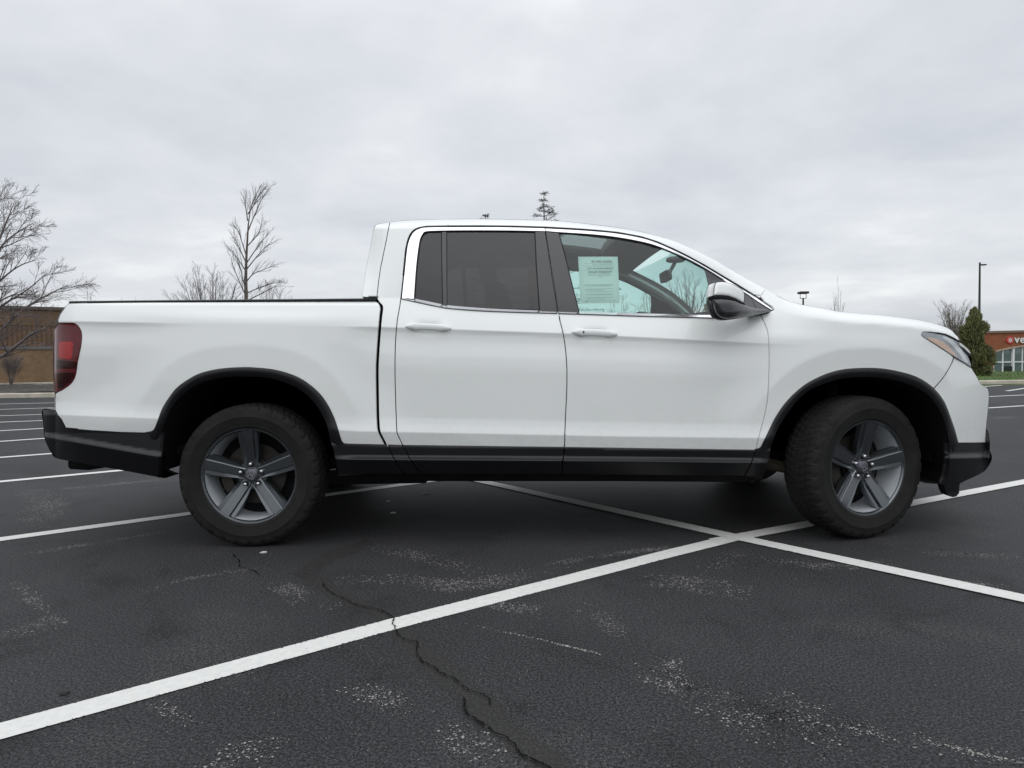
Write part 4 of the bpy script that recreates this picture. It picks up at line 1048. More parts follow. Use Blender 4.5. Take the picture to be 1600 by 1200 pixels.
panel('arch_trim', [(246, 690), (252, 690), (254, 712), (262, 735), (278, 741), (257, 747.5), (246, 746)], lambda x, y: D_rb(np.minimum(x, 250), y) + np.maximum(np.asarray(x) - 248, 0) * .012, M['trim'], rbump, step=4, gap=0)
# front lower bumper
YFB = lin([1480, 1553], [716.5, 715.5])
def D_fb(px, py):
    px, py = np.broadcast_arrays(np.asarray(px, float), np.asarray(py, float))
    b = Dplan(np.minimum(px, 1545)) + .012 - np.maximum(px - 1538, 0) * .004
    return b - .02 * smoothstep(-8, 0, py - YFB(px)) + .04 * np.clip((py - YFB(px)) / 40, 0, 1.3)
fb_out = [(1483, 688), (1497, 691.3), (1539, 691), (1544, 700), (1549.5, 711), (1549, 720), (1544, 729), (1537, 737.5), (1520, 746), (1500, 756), (1499.5, 764), (1499, 771), (1495, 776), (1489, 777.3), (1481, 774), (1477, 766), (1475, 758), (1480, 745), (1484, 725), (1484.5, 705)]
lowb = panel('bumper_skirt', fb_out, D_fb, M['trim'], bumper, step=4, gap=.2, fold=.06, feats=(YFB,))
panel('fog_lamp_bezel', [(1541, 668), (1545.5, 676), (1547.5, 690), (1547, 704), (1541, 693)], lambda x, y: Dplan(np.minimum(x, 1545)) + .05 - np.maximum(np.asarray(x) - 1540, 0) * .012, M['trim'], bumper, step=3, gap=.1, fold=.05)

wire('panel_gap', [(1491, 558)] + BUMP_GAP[1:], .9, D_low, M['gap'], fender, 30, .001)

# --- lamps -----------------------------------------------------------
M['lens_red'] = simple("lens_red", (0.10, 0.008, 0.011), .14, spec=.3, coat=.2, coat_rough=.02, var=.05)
M['lens_bright'] = simple("lens_bright_red", (0.34, 0.014, 0.014), .16, spec=.3, coat=.2, coat_rough=.02, var=.08, vscale=40)
M['lens_dark'] = simple("lens_dark_red", (0.022, 0.002, 0.003), .10, spec=.2, coat=.12, coat_rough=.02, var=.2)
M['amber'] = simple("amber_reflector", (0.58, 0.41, 0.31), .18, coat=1.0, coat_rough=.02, var=.12, vscale=60)
M['lamp_silver'] = simple("lamp_silver", (0.30, 0.33, 0.36), .25, metal=.7, coat=1.0, coat_rough=.02, var=.12, vscale=25)
M['lamp_clear'] = simple("lamp_clear", (0.60, 0.64, 0.66), .12, coat=1.0, coat_rough=.02, var=.06, vscale=25)
def D_tail(px, py): return D_low(px, py) - .006 + .02 * smoothstep(88, 82, px)
tail = panel('tail_light', TAIL[:1] and ([(90, 505.3), (89.5, 508), (85.5, 514), (84, 519), (82.3, 540), (82, 560), (82.3, 575), (83, 596), (84, 604), (85.8, 614.3)] + list(reversed(spl(TAIL[1:], 4)))), D_tail, M['lens_red'], step=3, gap=.4, fold=.03)
panel('reflector', [(91, 535.5), (95, 533.3), (111, 533.5), (114.5, 536), (112.5, 559), (109, 562), (94, 560.5), (91, 557)], D_tail, M['lens_bright'], tail, step=3, gap=.2, fold=.002, off=-.002)
panel('lens', [(86, 559), (92, 562), (108, 563.5), (119.6, 564.5), (118.5, 576), (117, 577), (88, 576.5), (86, 573)], D_tail, M['lens_dark'], tail, step=3, gap=.2, fold=.002, off=-.0015)
panel('lens', [(87, 581.5), (116.8, 581), (115.5, 589), (110, 597.5), (99, 606), (90, 610), (88.3, 600)], D_tail, M['lens_dark'], tail, step=3, gap=.2, fold=.002, off=-.0015)
def D_head(px, py): return D_low(px, np.maximum(py, 519)) - .004 + .0 * np.asarray(px)
head_out = spl(LAMP, 3) + [(1499, 540), (1505, 543.5), (1510, 548), (1513, 557), (1517, 567), (1518.5, 575)] + list(reversed(spl(LAMPB, 4)))[1:]
headl = panel('headlight', head_out, D_head, M['lamp_silver'], step=3, gap=.35, fold=.03)
panel('turn_signal', [(1447, 527.5), (1453, 526.5), (1462, 528.5), (1475, 534), (1484, 541.5), (1492, 550.5), (1499, 560.5), (1491, 556.5), (1472, 544), (1456, 533.8)], D_head, M['amber'], headl, step=3, gap=.2, fold=.002, off=-.002)
panel('lens', [(1470, 525.5), (1479, 526), (1489, 531), (1499, 541), (1508, 554), (1515, 569.5), (1506, 565), (1499, 553), (1489, 542), (1480, 533)], D_head, M['lamp_clear'], headl, step=3, gap=.2, fold=.002, off=-.002)
panel('lamp_brow', [(1450, 518.3), (1466, 519.3), (1478, 521.3), (1489, 526.3), (1500.5, 532.5), (1499.5, 535.8), (1489, 530), (1477, 524.3), (1463, 521.5)], D_head, M['seal'], headl, step=3, gap=.1, fold=.003, off=-.004)
panel('lamp_brow', [(1500, 540.5), (1507, 544.5), (1512, 549.5), (1517, 553), (1516.5, 557.5), (1512, 556), (1506, 549.5)], D_head, M['seal'], headl, step=3, gap=.1, fold=.003, off=-.004)

# --- greenhouse ------------------------------------------------------
wire('door_seal', DARK[1:-1], 2.3, D_cab, M['seal'], cabside, 160, .003)
GLT = [(647.5, 467), (651, 416), (655.6, 380), (658, 371), (661.5, 365), (667, 361.5), (700, 360.3), (751, 360), (800, 360.3), (836, 361), (852, 361.3)]
ribbon('window_trim', spl([(627.2, 465), (631, 430), (635.3, 390), (638.5, 376), (642, 368), (647.3, 361.5), (655, 357.5), (666, 355.4), (700, 354.9), (751, 354.7), (800, 355.2), (851, 356.6)], 4), spl(GLT, 4), D_green, M['chrome'], rear_door, 110, ((0, .003), (.06, -.004), (.5, -.006), (.94, -.003), (1, .004)))
FRT = [(852.5, 361.2), (873, 363), (927, 366.6), (965, 371), (1002, 377.8), (1025, 384), (1052, 394.8), (1077, 407), (1102, 420.5), (1135, 441), (1165, 458), (1185, 471.5), (1206.5, 485)]
ribbon('window_trim', spl([(852.5, 356.7), (900, 359.3), (933, 361.7), (965, 364.9), (1002, 371.7), (1027, 379.7), (1052, 390.6), (1077, 402.9), (1102, 416.7), (1127, 431.7), (1152, 446.7), (1177, 462.3), (1195, 473.5), (1207, 481.5)], 4), spl(FRT, 4), D_green, M['chrome'], front_door, 140, ((0, .003), (.1, -.004), (.5, -.006), (.9, -.003), (1, .004)))
D_belt = lambda x, y: D_low(x, y)
ribbon('belt_trim', spl([(627, 462), (647, 466.3), (672, 471.5), (698, 476.6), (735, 480), (772, 482.2), (820, 484), (870.5, 485.4)], 4), spl([(626.5, 466), (647, 470.5), (672, 476), (698, 481), (735, 484.2), (772, 486.2), (820, 488), (871, 489.3)], 4), D_belt, M['chrome'], rear_door, 70, ((0, .005), (.45, -.002), (.88, -.009), (.90, -.0085), (1, .004)))
ribbon('belt_trim', spl([(872.5, 485.5), (930, 487.4), (990, 489.3), (1065, 491.3), (1122, 492.5)], 4), spl([(873, 489.4), (930, 491.3), (990, 493.3), (1065, 495.3), (1122, 496.5)], 4), D_belt, M['chrome'], front_door, 60, ((0, .005), (.45, -.002), (.88, -.009), (.90, -.0085), (1, .004)))
wire('belt_seal', [(628, 467.5), (647, 471.8), (672, 477.2), (698, 482.2), (735, 485.4), (772, 487.3), (871, 490.3)], .9, D_low, M['seal'], rear_door, 60, .001)
wire('belt_seal', [(873, 490.4), (990, 494.3), (1120, 497.4)], .9, D_low, M['seal'], front_door, 60, .001)
# glass and black pillar covers
RGL = GLT[:6] + [(690, 361.3), (690.5, 420), (692, 477)] + [(679, 474.8), (660, 471)]
def D_gl(x, y): return D_green(x, np.minimum(y, Ybelt(x) + 0)) + .006
q_glass = panel('quarter_glass', [(647.8, 468), (651.5, 416), (656.2, 380), (658.6, 371.5), (662, 366), (667.5, 362.8), (690.5, 361.6), (691.5, 478), (672, 474)], D_gl, M['glass_dark'], rear_door, step=8, gap=.4, fold=.004, off=.004)
panel('window_glass', [(697, 361.3), (751, 360.9), (800, 361.2), (836, 362), (838.5, 410), (843.5, 485), (772, 484), (698, 480)], D_gl, M['glass_dark'], rear_door, step=8, gap=.3, fold=.004, off=.004)
panel('window_seal', [(646, 469), (650, 416), (654.6, 380), (657, 370.5), (661, 364), (667, 360.6), (700, 359.4), (751, 359.2), (838, 360.2), (841, 410), (846, 488), (772, 486), (698, 481.5), (672, 476.5)], D_gl, M['seal'], rear_door, step=7, gap=0, fold=.004, off=.001,
      holes=([(648.6, 467.5), (652.2, 416), (657, 380), (659.5, 371.8), (662.6, 366.8), (668, 363.8), (689, 362.6), (690.5, 477), (672, 473.5)], [(698.5, 362.6), (751, 362.3), (800, 362.6), (835, 363.3), (837, 410), (842, 483.5), (772, 482), (699, 478.5)]))
panel('division_bar', [(690.3, 362), (697.3, 362), (697.6, 420), (698.2, 479), (692, 478), (691, 420)], D_gl, M['gloss_black'], rear_door, step=5, gap=.1, fold=.006, off=-.005)
panel('pillar_cover', [(836.3, 361.5), (851.3, 361.5), (857, 400), (864, 445), (870.5, 486.5), (844, 486), (841, 450), (838.5, 410)], D_gl, M['gloss_black'], rear_door, step=5, gap=.2, fold=.012, off=-.006)
panel('pillar_cover', [(852.8, 361.8), (873.5, 363.5), (882, 395), (893, 440), (905.5, 488), (873, 487), (866.5, 447), (859.5, 402)], D_gl, M['gloss_black'], front_door, step=5, gap=.2, fold=.012, off=-.006)
panel('window_glass', spl([(872, 362), (927, 366.5), (965, 371), (1002, 377.8), (1025, 384), (1052, 394.8), (1077, 407), (1101, 420)], 3) + [(1108, 447), (1120, 494), (1065, 492.5), (990, 491), (904, 488), (890, 440)], D_gl, M['glass_clear'], front_door, step=9, gap=.3, fold=.004, off=.004)
wire('window_seal', [(873, 363.2), (927, 367.4), (965, 372), (1002, 378.8), (1025, 385), (1052, 395.8), (1077, 408), (1102, 421.5)], 2.2, D_gl, M['seal'], front_door, 80, .003)
wire('window_seal', [(873, 363), (882, 395), (893, 440), (905, 487)], 1.0, D_gl, M['seal'], front_door, 40, .012)
panel('sail_panel', [(1101, 419.5), (1104, 421), (1135, 440.5), (1165, 457.5), (1172, 462), (1187, 492), (1119, 494), (1112, 462)], D_gl, M['gloss_black'], front_door, step=5, gap=.1, fold=.01, off=-.004)
panel('corner_trim', [(1173, 463), (1186, 471.5), (1206.5, 485), (1208, 487), (1196, 490), (1188, 492)], D_gl, M['gloss_black'], fender, step=4, gap=.3, fold=.01, off=-.004)
wire('corner_seal', [(1195, 472), (1207, 480), (1209.8, 484), (1207, 487.5), (1197, 490.5), (1188, 492.3)], 2.4, D_gl, M['seal'], fender, 40, .006)

# --- door handles ----------------------------------------------------
def handle(parent, x0, x1, ya, yb, key=None):
    n = 25; V = []; k = 12
    for i in range(n):
        u = i / (n - 1); x = x0 + (x1 - x0) * u; e = 1 - abs(2 * u - 1) ** 2.6
        yc = ya + (yb - ya) * u - 1.2 * math.sin(math.pi * u); hh = .6 + 4.6 * max(e, 0) ** .55 + (1.4 if .10 < u < .26 or .78 < u < .92 else 0) * .8
        pr = .004 + .034 * max(e, 0) ** .5; d0 = float(D_low(x, yc - 8)); din = d0 + .03 if (u < .2 or u > .82) else d0 - pr + .020
        for j in range(k):
            a = 2 * math.pi * j / k; c_, s_ = math.cos(a), math.sin(a)
            mid = (d0 - pr + din) / 2; hd = (din - d0 + pr) / 2
            sy = math.copysign(abs(s_) ** .7, s_); sc = math.copysign(abs(c_) ** .7, c_)
            V.append(unproj(x, yc + sy * hh, YS + mid + sc * hd))
    V = np.array(V); F = [(i * k + j, (i + 1) * k + j, (i + 1) * k + (j + 1) % k, i * k + (j + 1) % k) for i in range(n - 1) for j in range(k)]
    F += [tuple(range(k)), tuple(reversed(range((n - 1) * k, n * k)))]
    res = []
    for side in (0, 1):
        v = V.copy(); f = F
        if side: v[:, 1] *= -1; f = [tuple(reversed(x)) for x in F]
        me = bpy.data.meshes.new('handle'); me.from_pydata(v.tolist(), [], f); me.update(); me.shade_smooth(); me.set_sharp_from_angle(angle=R(60))
        res.append(link('handle', me, M['paint'], parent[side]))
    return res
handle(rear_door, 631, 707, 510, 513.5); handle(front_door, 891, 967, 519, 522.8)
panel('key_cap', [(912 + 2.1 * math.cos(a), 519 + 2.1 * math.sin(a)) for a in np.linspace(0, 6.283, 12, endpoint=False)], lambda x, y: D_low(x, 512) * 0 + float(D_low(912, 511)) - .037, M['seal'], front_door, step=2, gap=0, fold=.006, mirror=False)

# --- wing mirrors ----------------------------------------------------
def pillow(outline, base, bulge, rad, off=0):
    P = clean(outline); P2 = np.vstack([P, P[:1]])
    def f(x, y):
        d = np.minimum(dist_poly(np.asarray(x, float), np.asarray(y, float), P2) / rad, 1); return base(x, y) - bulge * np.sqrt(np.maximum(1 - (1 - d) ** 2, 0)) + off
    return f
MLOW = spl([(1113.3, 466), (1113.6, 473), (1115, 481), (1117.5, 488), (1121, 493.5), (1127, 497), (1135, 499), (1149, 498), (1163, 496), (1176, 493.5), (1187, 491), (1198, 488.5), (1204, 487), (1200, 483.5), (1187, 482), (1172, 479.5), (1164, 475.5), (1152, 470), (1139, 466.5), (1127, 465.3)], 3)
MCAP = spl([(1115, 462), (1115.3, 452), (1117.2, 444), (1120.5, 440.5), (1131, 440), (1142, 442.8), (1153, 448), (1160, 452.5), (1163, 458), (1163.3, 466), (1162, 473), (1157, 471.5), (1150, 467.5), (1139, 463.5), (1127, 462)], 3)
mb_ = pchip([1112, 1140, 1168, 1186, 1204], [-.17, -.15, -.06, .03, .10])
mbase = lambda x, y: mb_(x)
mir = panel('wing_mirror', MLOW, pillow(MLOW, mbase, .04, 12), M['gloss_black'], front_door, step=2.5, gap=0, fold=.10)
panel('mirror_cap', MCAP, pillow(MCAP, lambda x, y: mbase(x, y) - (np.asarray(y) - 457) * .0012, .016, 8), M['paint'], mir, step=2.5, gap=0, fold=.12)
panel('mirror_band', spl([(1114, 461.5), (1127, 461.5), (1140, 463), (1151, 467.5), (1158, 471.8), (1163, 473.5), (1164, 476), (1152, 471.5), (1139, 467), (1127, 466), (1114, 466)], 3), lambda x, y: mbase(x, y) - .02, M['seal'], mir, step=3, gap=0, fold=.08)

# --- loops over the middle of the body --------------------------------
def bridge(name, pts, mat, parent=None, n=20, bz=0.0, bx=0.0, skip=None, smooth=180, power=2.0, dz=0.0, dy=0.0, thick=0.0):
    """surface from the right edge curve to its mirror image, bulged in the middle"""
    P = np.asarray(pts, float); rows = []
    us = np.linspace(-1, 1, n)
    for p in P:
        ye = abs(p[1]) - dy
        rows.append([(p[0] + bx * (1 - abs(u) ** power), u * ye, p[2] + dz + bz * (1 - abs(u) ** power)) for u in us])
    V = [v for r in rows for v in r]; F = []
    for i in range(len(P) - 1):
        for j in range(n - 1):
            if skip and skip(V[i * n + j], V[(i + 1) * n + j + 1]): continue
            F.append((i * n + j, i * n + j + 1, (i + 1) * n + j + 1, (i + 1) * n + j))
    me = bpy.data.meshes.new(name); me.from_pydata(V, [], F); me.update(); me.shade_smooth()
    if smooth < 179: me.set_sharp_from_angle(angle=R(smooth))
    return link(name, me, mat, parent or truck)
def curve3(line, Dfn, per=4, off=0): 
    P = np.array(spl(line, per)); return surf(P[:, 0], P[:, 1], lambda x, y: Dfn(x, y) + off)
roof_c = curve3(TOPL[7:17], D_cab); roof_c = roof_c[np.argsort(roof_c[:, 0])]
# finer rows so that the roof window opening is neat
rx = np.linspace(roof_c[0, 0], roof_c[-1, 0], 60); roof_c = np.stack([rx, np.interp(rx, roof_c[:, 0], roof_c[:, 1]), np.interp(rx, roof_c[:, 0], roof_c[:, 2])], 1)
HX0, HX1, HY = .30, .64, .36
hole = lambda a, b: a[0] > HX0 and b[0] < HX1 and abs(a[1]) < HY and abs(b[1]) < HY
roof = bridge('cab_roof', roof_c, M['paint'], None, 41, bz=.03, skip=hole)
zr = float(np.interp(.47, roof_c[:, 0], roof_c[:, 2]))
bridge('roof_window', roof_c, M['glass_roof'], roof, 41, bz=.03, dz=-.004, skip=lambda a, b: not hole(a, b))
bridge('headliner', roof_c, M['lining'], roof, 41, bz=.028, dz=-.055, skip=hole)
# rear wall of the cab, glass in it
rear_c = curve3(list(reversed(TOPL[:8])), D_cab)
rw = bridge('cab_back', rear_c, M['paint'], None, 24, bx=-.05, smooth=50)
m = MB(); zz0, zz1 = 1.33, 1.62
rr_c = rear_c[np.argsort(rear_c[:, 2])]
def back_x(z): return float(np.interp(z, rr_c[:, 2], rr_c[:, 0]))
pts = []
for z in np.linspace(zz0, zz1, 6): pts.append((back_x(z) - .012, .58 - .12 * (z - zz0), z))
bridge('rear_window', pts, M['glass_dark'], rw, 16, bx=-.052)
# windscreen and A-pillar insides
ws_c = curve3(TOPL[16:], D_cab, 5)
M['screen'] = glass_mat("windscreen", (0.74, 0.93, 0.90), .01, body=0.0)
wsc = bridge('windscreen', ws_c[2:], M['screen'], None, 30, bz=.035, bx=.12, dy=.012)
bridge('windscreen_header', curve3(TOPL[14:17], D_cab, 5), M['lining'], roof, 30, bz=.03, bx=.03, dz=-.05)
# bonnet
hood_c = curve3(NOSE[1:], D_low)
hood = bridge('bonnet', hood_c, M['paint'], None, 30, bz=.016, bx=.10)
bridge('cowl', np.vstack([ws_c[-1:], curve3(NOSE[:3], D_low)]), M['trim'], hood, 30, bz=.0, bx=.10, dz=-.03, dy=.08)
# front face: grille, bumper, skirt
nose_c = curve3([(1500, 533), (1509, 541), (1514, 548), (1517, 556), (1518.5, 566), (1518, 575)], D_low, 3)
gr = bridge('grille', nose_c, M['gloss_black'], None, 24, bx=.16)
fb_c = curve3(SIL, D_bump, 3); bridge('bumper_front', fb_c, M['paint'], bumper[0], 24, bx=.17)
sk = curve3([(1539, 691), (1544, 700), (1549.5, 711), (1549, 720), (1544, 729), (1537, 737), (1520, 746), (1500, 756), (1499, 771)], D_fb, 3); bridge('skirt_front', sk, M['trim'], lowb[0], 24, bx=.14)
lid_c = curve3([(1495, 524.5), (1500, 532), (1501, 534)], D_low, 3); bridge('bonnet_edge', lid_c, M['paint'], hood, 24, bx=.10)
lid2 = curve3([(1499.5, 536.5), (1506, 540.5), (1512, 545.3), (1516, 550), (1517.5, 554)], D_low, 3); bridge('grille_bar', lid2, M['chrome'], gr, 24, bx=.17)
# side return of the grille bar that shows above the lamp
panel('grille_bar', [(1499.5, 534.5), (1506, 539), (1512, 544.5), (1516.5, 550), (1517.5, 553.5), (1512.5, 549.5), (1507, 544.3), (1500, 540)], D_head, M['paint'], headl, step=3, gap=.05, fold=.01, off=-.006)
# tailgate, rear bumper
tg = curve3([(107.5, 473.5), (100, 482), (93, 492), (90, 500), (88, 510), (84, 530), (82.5, 560), (83, 590), (85, 612), (85.5, 628), (86, 641), (92, 652)], D_low, 3)
tgo = bridge('tailgate', tg, M['paint'], None, 24, bx=-.045)
m = MB(); xt = float(tg[:, 0].min()) - .045; m.box(xt - .03, xt - .005, -.13, .13, 1.06, 1.11, .01); m.build('handle', M['trim'], tgo)
rbc = curve3([(86, 640.5), (66.3, 640), (67.5, 662), (69.5, 684), (75, 698), (80, 707), (87, 715.5), (117, 722)], D_rb, 3)
bridge('bumper_back', rbc, M['trim'], rbump[0], 24, bx=-.06, smooth=40)
# bed rail caps and flat tonneau cover
ribbon('rail_cap', spl([(108.5, 470.2), (200, 469.3), (350, 468), (500, 466.6), (588, 465.8)], 4), spl([(107, 474), (200, 472.6), (350, 471.2), (500, 470.2), (588, 469.6)], 4), lambda x, y: D_low(x, 472), M['trim'], bed, 60, ((0, .05), (.1, .012), (.25, -.002), (.9, -.002), (1, .004)))
ton = unproj(np.array([108.5, 200, 350, 500, 588]), np.array([470.6, 469.7, 468.4, 467.0, 466.2]), YS + np.array([.17, .17, .17, .17, .17]))
bridge('tonneau_cover', ton, M['trim'], None, 12, bz=.006)

# --- dark backing behind the panel gaps --------------------------------
def D_back(px, py): return np.where(np.asarray(px) > 1460, np.maximum(D_low(px, py), D_bump(px, py)), D_low(px, py)) + .028
back_out = [(95, 500), (112, 474), (586, 471), (600, 470), (640, 476), (700, 486), (870, 494), (1187, 498), (1215, 486), (1300, 492), (1420, 505), (1440, 518), (1438, 526), (1460, 540), (1490, 562), (1505, 572), (1530, 610), (1532, 690), (1496, 694)] + list(reversed(FAo[8:-8])) + [(1190, 700), (1160, 742), (640, 741), (538, 742), (536, 694)] + list(reversed(RAo[10:-8])) + [(238, 676), (110, 668), (96, 650), (92, 620), (124, 592), (130, 530), (124, 505)]
panel('inner_shell', back_out, D_back, M['gap'], step=14, gap=0, fold=.02, rim=False)
# wheel wells
def well(line, cx_):
    P = np.array(line); a = surf(P[:, 0], P[:, 1], lambda x, y: D_low(x, y) + .012); V = list(a); n_ = len(a)
    b = a.copy(); b[:, 1] = -.46
    V += list(b); F = [(i, i + 1, n_ + i + 1, n_ + i) for i in range(n_ - 1)]; F.append(tuple(range(2 * n_ - 1, n_ - 1, -1)))
    V = np.array(V)
    for side in (0, 1):
        v = V.copy(); f = F
        if side: v[:, 1] *= -1; f = [tuple(reversed(x)) for x in F]
        me = bpy.data.meshes.new('wheel_well'); me.from_pydata(v.tolist(), [], f); me.update(); link('wheel_well', me, M['liner'], truck)
well([(249, 738)] + RAi + [(526, 742)], 393); well([(1195, 742)] + FAi + [(1486, 742), (1479, 757), (1446, 755)], 1345)
# --- wheels ------------------------------------------------------------
M['tyre'] = simple("tyre", (0.0115, 0.0112, 0.011), .8, spec=.3, var=.35, vscale=10, bump=.25, bscale=150)
M['rim'] = simple("wheel_grey", (0.13, 0.142, 0.152), .24, metal=.9, coat=.5, coat_rough=.08, var=.06)
M['rim_in'] = simple("wheel_barrel", (0.62, 0.66, 0.69), .38, metal=.3, var=.1)
M['nut'] = simple("lug_nut", (0.62, 0.60, 0.62), .2, metal=1.0, var=.05)
M['cap'] = simple("centre_cap", (0.13, 0.13, 0.155), .3, metal=.8, var=.05)
M['emblem'] = simple("emblem", (0.75, 0.75, 0.78), .2, metal=1.0, var=.03)
M['disc'] = simple("brake_disc", (0.035, 0.031, 0.027), .5, metal=.6, var=.3, vscale=15)
def tyre_mesh():
    prof = [(.236, -.094), (.246, -.104), (.258, -.111), (.262, -.1125), (.264, -.1115), (.285, -.118), (.305, -.1205), (.309, -.122), (.312, -.1205), (.328, -.118), (.332, -.117), (.342, -.1135), (.353, -.107), (.361, -.100), (.3665, -.092), (.369, -.080),
            (.3705, -.064), (.3705, -.060), (.371, -.055), (.3715, -.051), (.372, -.030), (.372, -.0265), (.372, -.022), (.372, -.0185), (.372, 0)]
    prof = prof + [(r, -y) for r, y in reversed(prof[:-1])]
    n = 384; P = np.array(prof); V = []
    for k in range(n):
        a = 2 * math.pi * k / n
        for j, (r, y) in enumerate(prof):
            ay = abs(y); dr = 0; dyy = 0
            blk = k % 6
            if .058 < ay < .062 or ay in (.055,) : dr = -.009
            if .0185 < ay < .028 and ay not in (.0185,): dr = -.009
            ph = (k + (2 if y > 0 else 0) + int(ay * 55)) % 6
            if ay <= .092 and ph == 0 and r > .36 and dr == 0: dr = -.0075
            if .34 <= r <= .366 and ay > .09:
                ph2 = (k // 2) % 6
                if ph2 in (0, 1, 2, 3): dyy = -.0035 if y < 0 else .0035
                if ph2 == 5 and r > .352: dr = -.006
            V.append(((r + dr) * math.cos(a), y + dyy, (r + dr) * math.sin(a)))
    m_ = len(prof); F = [(k * m_ + j, k * m_ + j + 1, ((k + 1) % n) * m_ + j + 1, ((k + 1) % n) * m_ + j) for k in range(n) for j in range(m_ - 1)]
    me = bpy.data.meshes.new('tyre'); me.from_pydata(V, [], F); me.update(); me.shade_smooth(); me.set_sharp_from_angle(angle=R(35)); me.materials.append(M['tyre']); return me
def mesh_of(mb, name, mat, smooth=35):
    me = bpy.data.meshes.new(name); me.from_pydata(mb.v, [], mb.f); me.update(); me.shade_smooth(); me.set_sharp_from_angle(angle=R(smooth)); me.materials.append(mat); return me
def rim_mesh():
    m = MB()
    m.lathe([(.205, .10), (.226, .02), (.2315, -.06), (.233, -.090), (.2355, -.098), (.240, -.1035), (.2465, -.1045), (.249, -.101), (.2475, -.094)], 96)
    # hub
    m.lathe([(.001, -.064), (.034, -.064), (.036, -.062), (.046, -.061), (.060, -.062), (.072, -.0615), (.078, -.052), (.079, -.02), (.079, .02)], 60)
    for s in range(5):
        a0 = math.pi / 2 + s * 2 * math.pi / 5
        st = [(.040, -.0640, .0205, .0335), (.070, -.0675, .0200, .0370), (.100, -.0735, .0205, .0430), (.140, -.0820, .0215, .0475), (.180, -.0905, .0230, .0500), (.215, -.0982, .0245, .0515), (.2375, -.1025, .0255, .0530)]
        rings = []
        for r, y, w1, w2 in st:
            # plateau, step, outer ledge, side
            g1 = min(1, max(0, (r - .05) / .05))
            w1 = w2 * (.60 - .12 * g1); dp = .0035 + .0075 * g1
            cs = [(-w2 - .002, y + .042), (-w2, y + dp + .001), (-w2 + .0022, y + dp - .0022), (-w1 - .0048, y + dp), (-w1 - .0018, y + .0018), (-w1 + .001, y), (w1 - .001, y), (w1 + .0018, y + .0018), (w1 + .0048, y + dp), (w2 - .0022, y + dp - .0022), (w2, y + dp + .001), (w2 + .002, y + .042)]
            ring = []
            for t, yy in cs:
                rr_ = math.sqrt(max(r * r - 0 * t * t, 0)); x_, z_ = rr_, t
                ring.append((x_ * math.cos(a0) - z_ * math.sin(a0), yy, x_ * math.sin(a0) + z_ * math.cos(a0)))
            rings.append(ring)
        m.loft(rings, cap=True)
    return mesh_of(m, 'wheel', M['rim'], 32)
def barrel_mesh():
    m = MB(); m.lathe([(.2325, -.092), (.2295, -.07), (.226, -.03), (.218, .05), (.210, .10), (.235, .118)], 72); return mesh_of(m, 'rim_barrel', M['rim_in'])
def disc_mesh():
    m = MB(); m.lathe([(.05, -.02), (.085, -.018), (.088, -.002), (.158, -.002), (.162, .003), (.162, .022), (.05, .025)], 48); return mesh_of(m, 'brake_disc', M['disc'])
def caliper_mesh():
    m = MB(); rings = []
    for k in range(9):
        a = R(150 + k * 8); rings.append([(r * math.cos(a), y, r * math.sin(a)) for r, y in ((.118, -.03), (.172, -.03), (.185, -.01), (.185, .05), (.118, .05))])
    m.loft(rings, cap=True); return mesh_of(m, 'brake_caliper', M['disc'])
def shield_mesh():
    m = MB(); m.lathe([(.001, .035), (.215, .04), (.218, .06)], 40); return mesh_of(m, 'dust_shield', M['liner'])
def nut_mesh():
    m = MB(); m.lathe([(.0001, -.014), (.0055, -.0132), (.0088, -.0105), (.0100, -.006), (.0105, .002), (.013, .004)], 14); return mesh_of(m, 'lug_nut', M['nut'], 60)
def cup_mesh():
    m = MB(); m.lathe([(.0170, -.0012), (.0162, -.0006), (.0160, .0005), (.0001, .0005)], 18); return mesh_of(m, 'lug_hole', M['seal'], 60)
def cap_mesh():
    m = MB(); m.lathe([(.0001, -.0745), (.026, -.0740), (.0315, -.0725), (.0335, -.069), (.034, -.060)], 40); return mesh_of(m, 'centre_cap', M['cap'], 50)
def emblem_mesh():
    m = MB(); y0, y1 = -.0765, -.0735
    def bar(poly):
        n = len(poly); m.add([(x, y0, z) for x, z in poly] + [(x, y1, z) for x, z in poly], [tuple(range(n)), tuple(reversed(range(n, 2 * n)))] + [(k, n + k, n + (k + 1) % n, (k + 1) % n) for k in range(n)])
    # the upright letter shape, its legs splayed, and the rounded frame round it
    bar([(-.0125, .013), (-.0075, .013), (-.0065, .001), (-.0105, -.0135), (-.0155, -.0125), (-.0115, .001)])
    bar([(.0075, .013), (.0125, .013), (.0115, .001), (.0155, -.0125), (.0105, -.0135), (.0065, .001)])
    bar([(-.0068, .0028), (.0068, .0028), (.0074, -.0022), (-.0074, -.0022)])
    fr = [(math.copysign(abs(math.cos(a)) ** .5, math.cos(a)) * .0205 * (1 - .06 * math.sin(a)), math.copysign(abs(math.sin(a)) ** .5, math.sin(a)) * .0188) for a in np.linspace(0, 2 * math.pi, 40, endpoint=False)]
    fi = [(x * .88, z * .88) for x, z in fr]
    for k in range(40): bar([fr[k], fr[(k + 1) % 40], fi[(k + 1) % 40], fi[k]])
    return mesh_of(m, 'emblem', M['emblem'], 30)
WM = dict(wheel=rim_mesh(), tyre=tyre_mesh(), rim_barrel=barrel_mesh(), brake_disc=disc_mesh(), brake_caliper=caliper_mesh(), dust_shield=shield_mesh(), lug_nut=nut_mesh(), lug_hole=cup_mesh(), centre_cap=cap_mesh(), emblem=emblem_mesh())
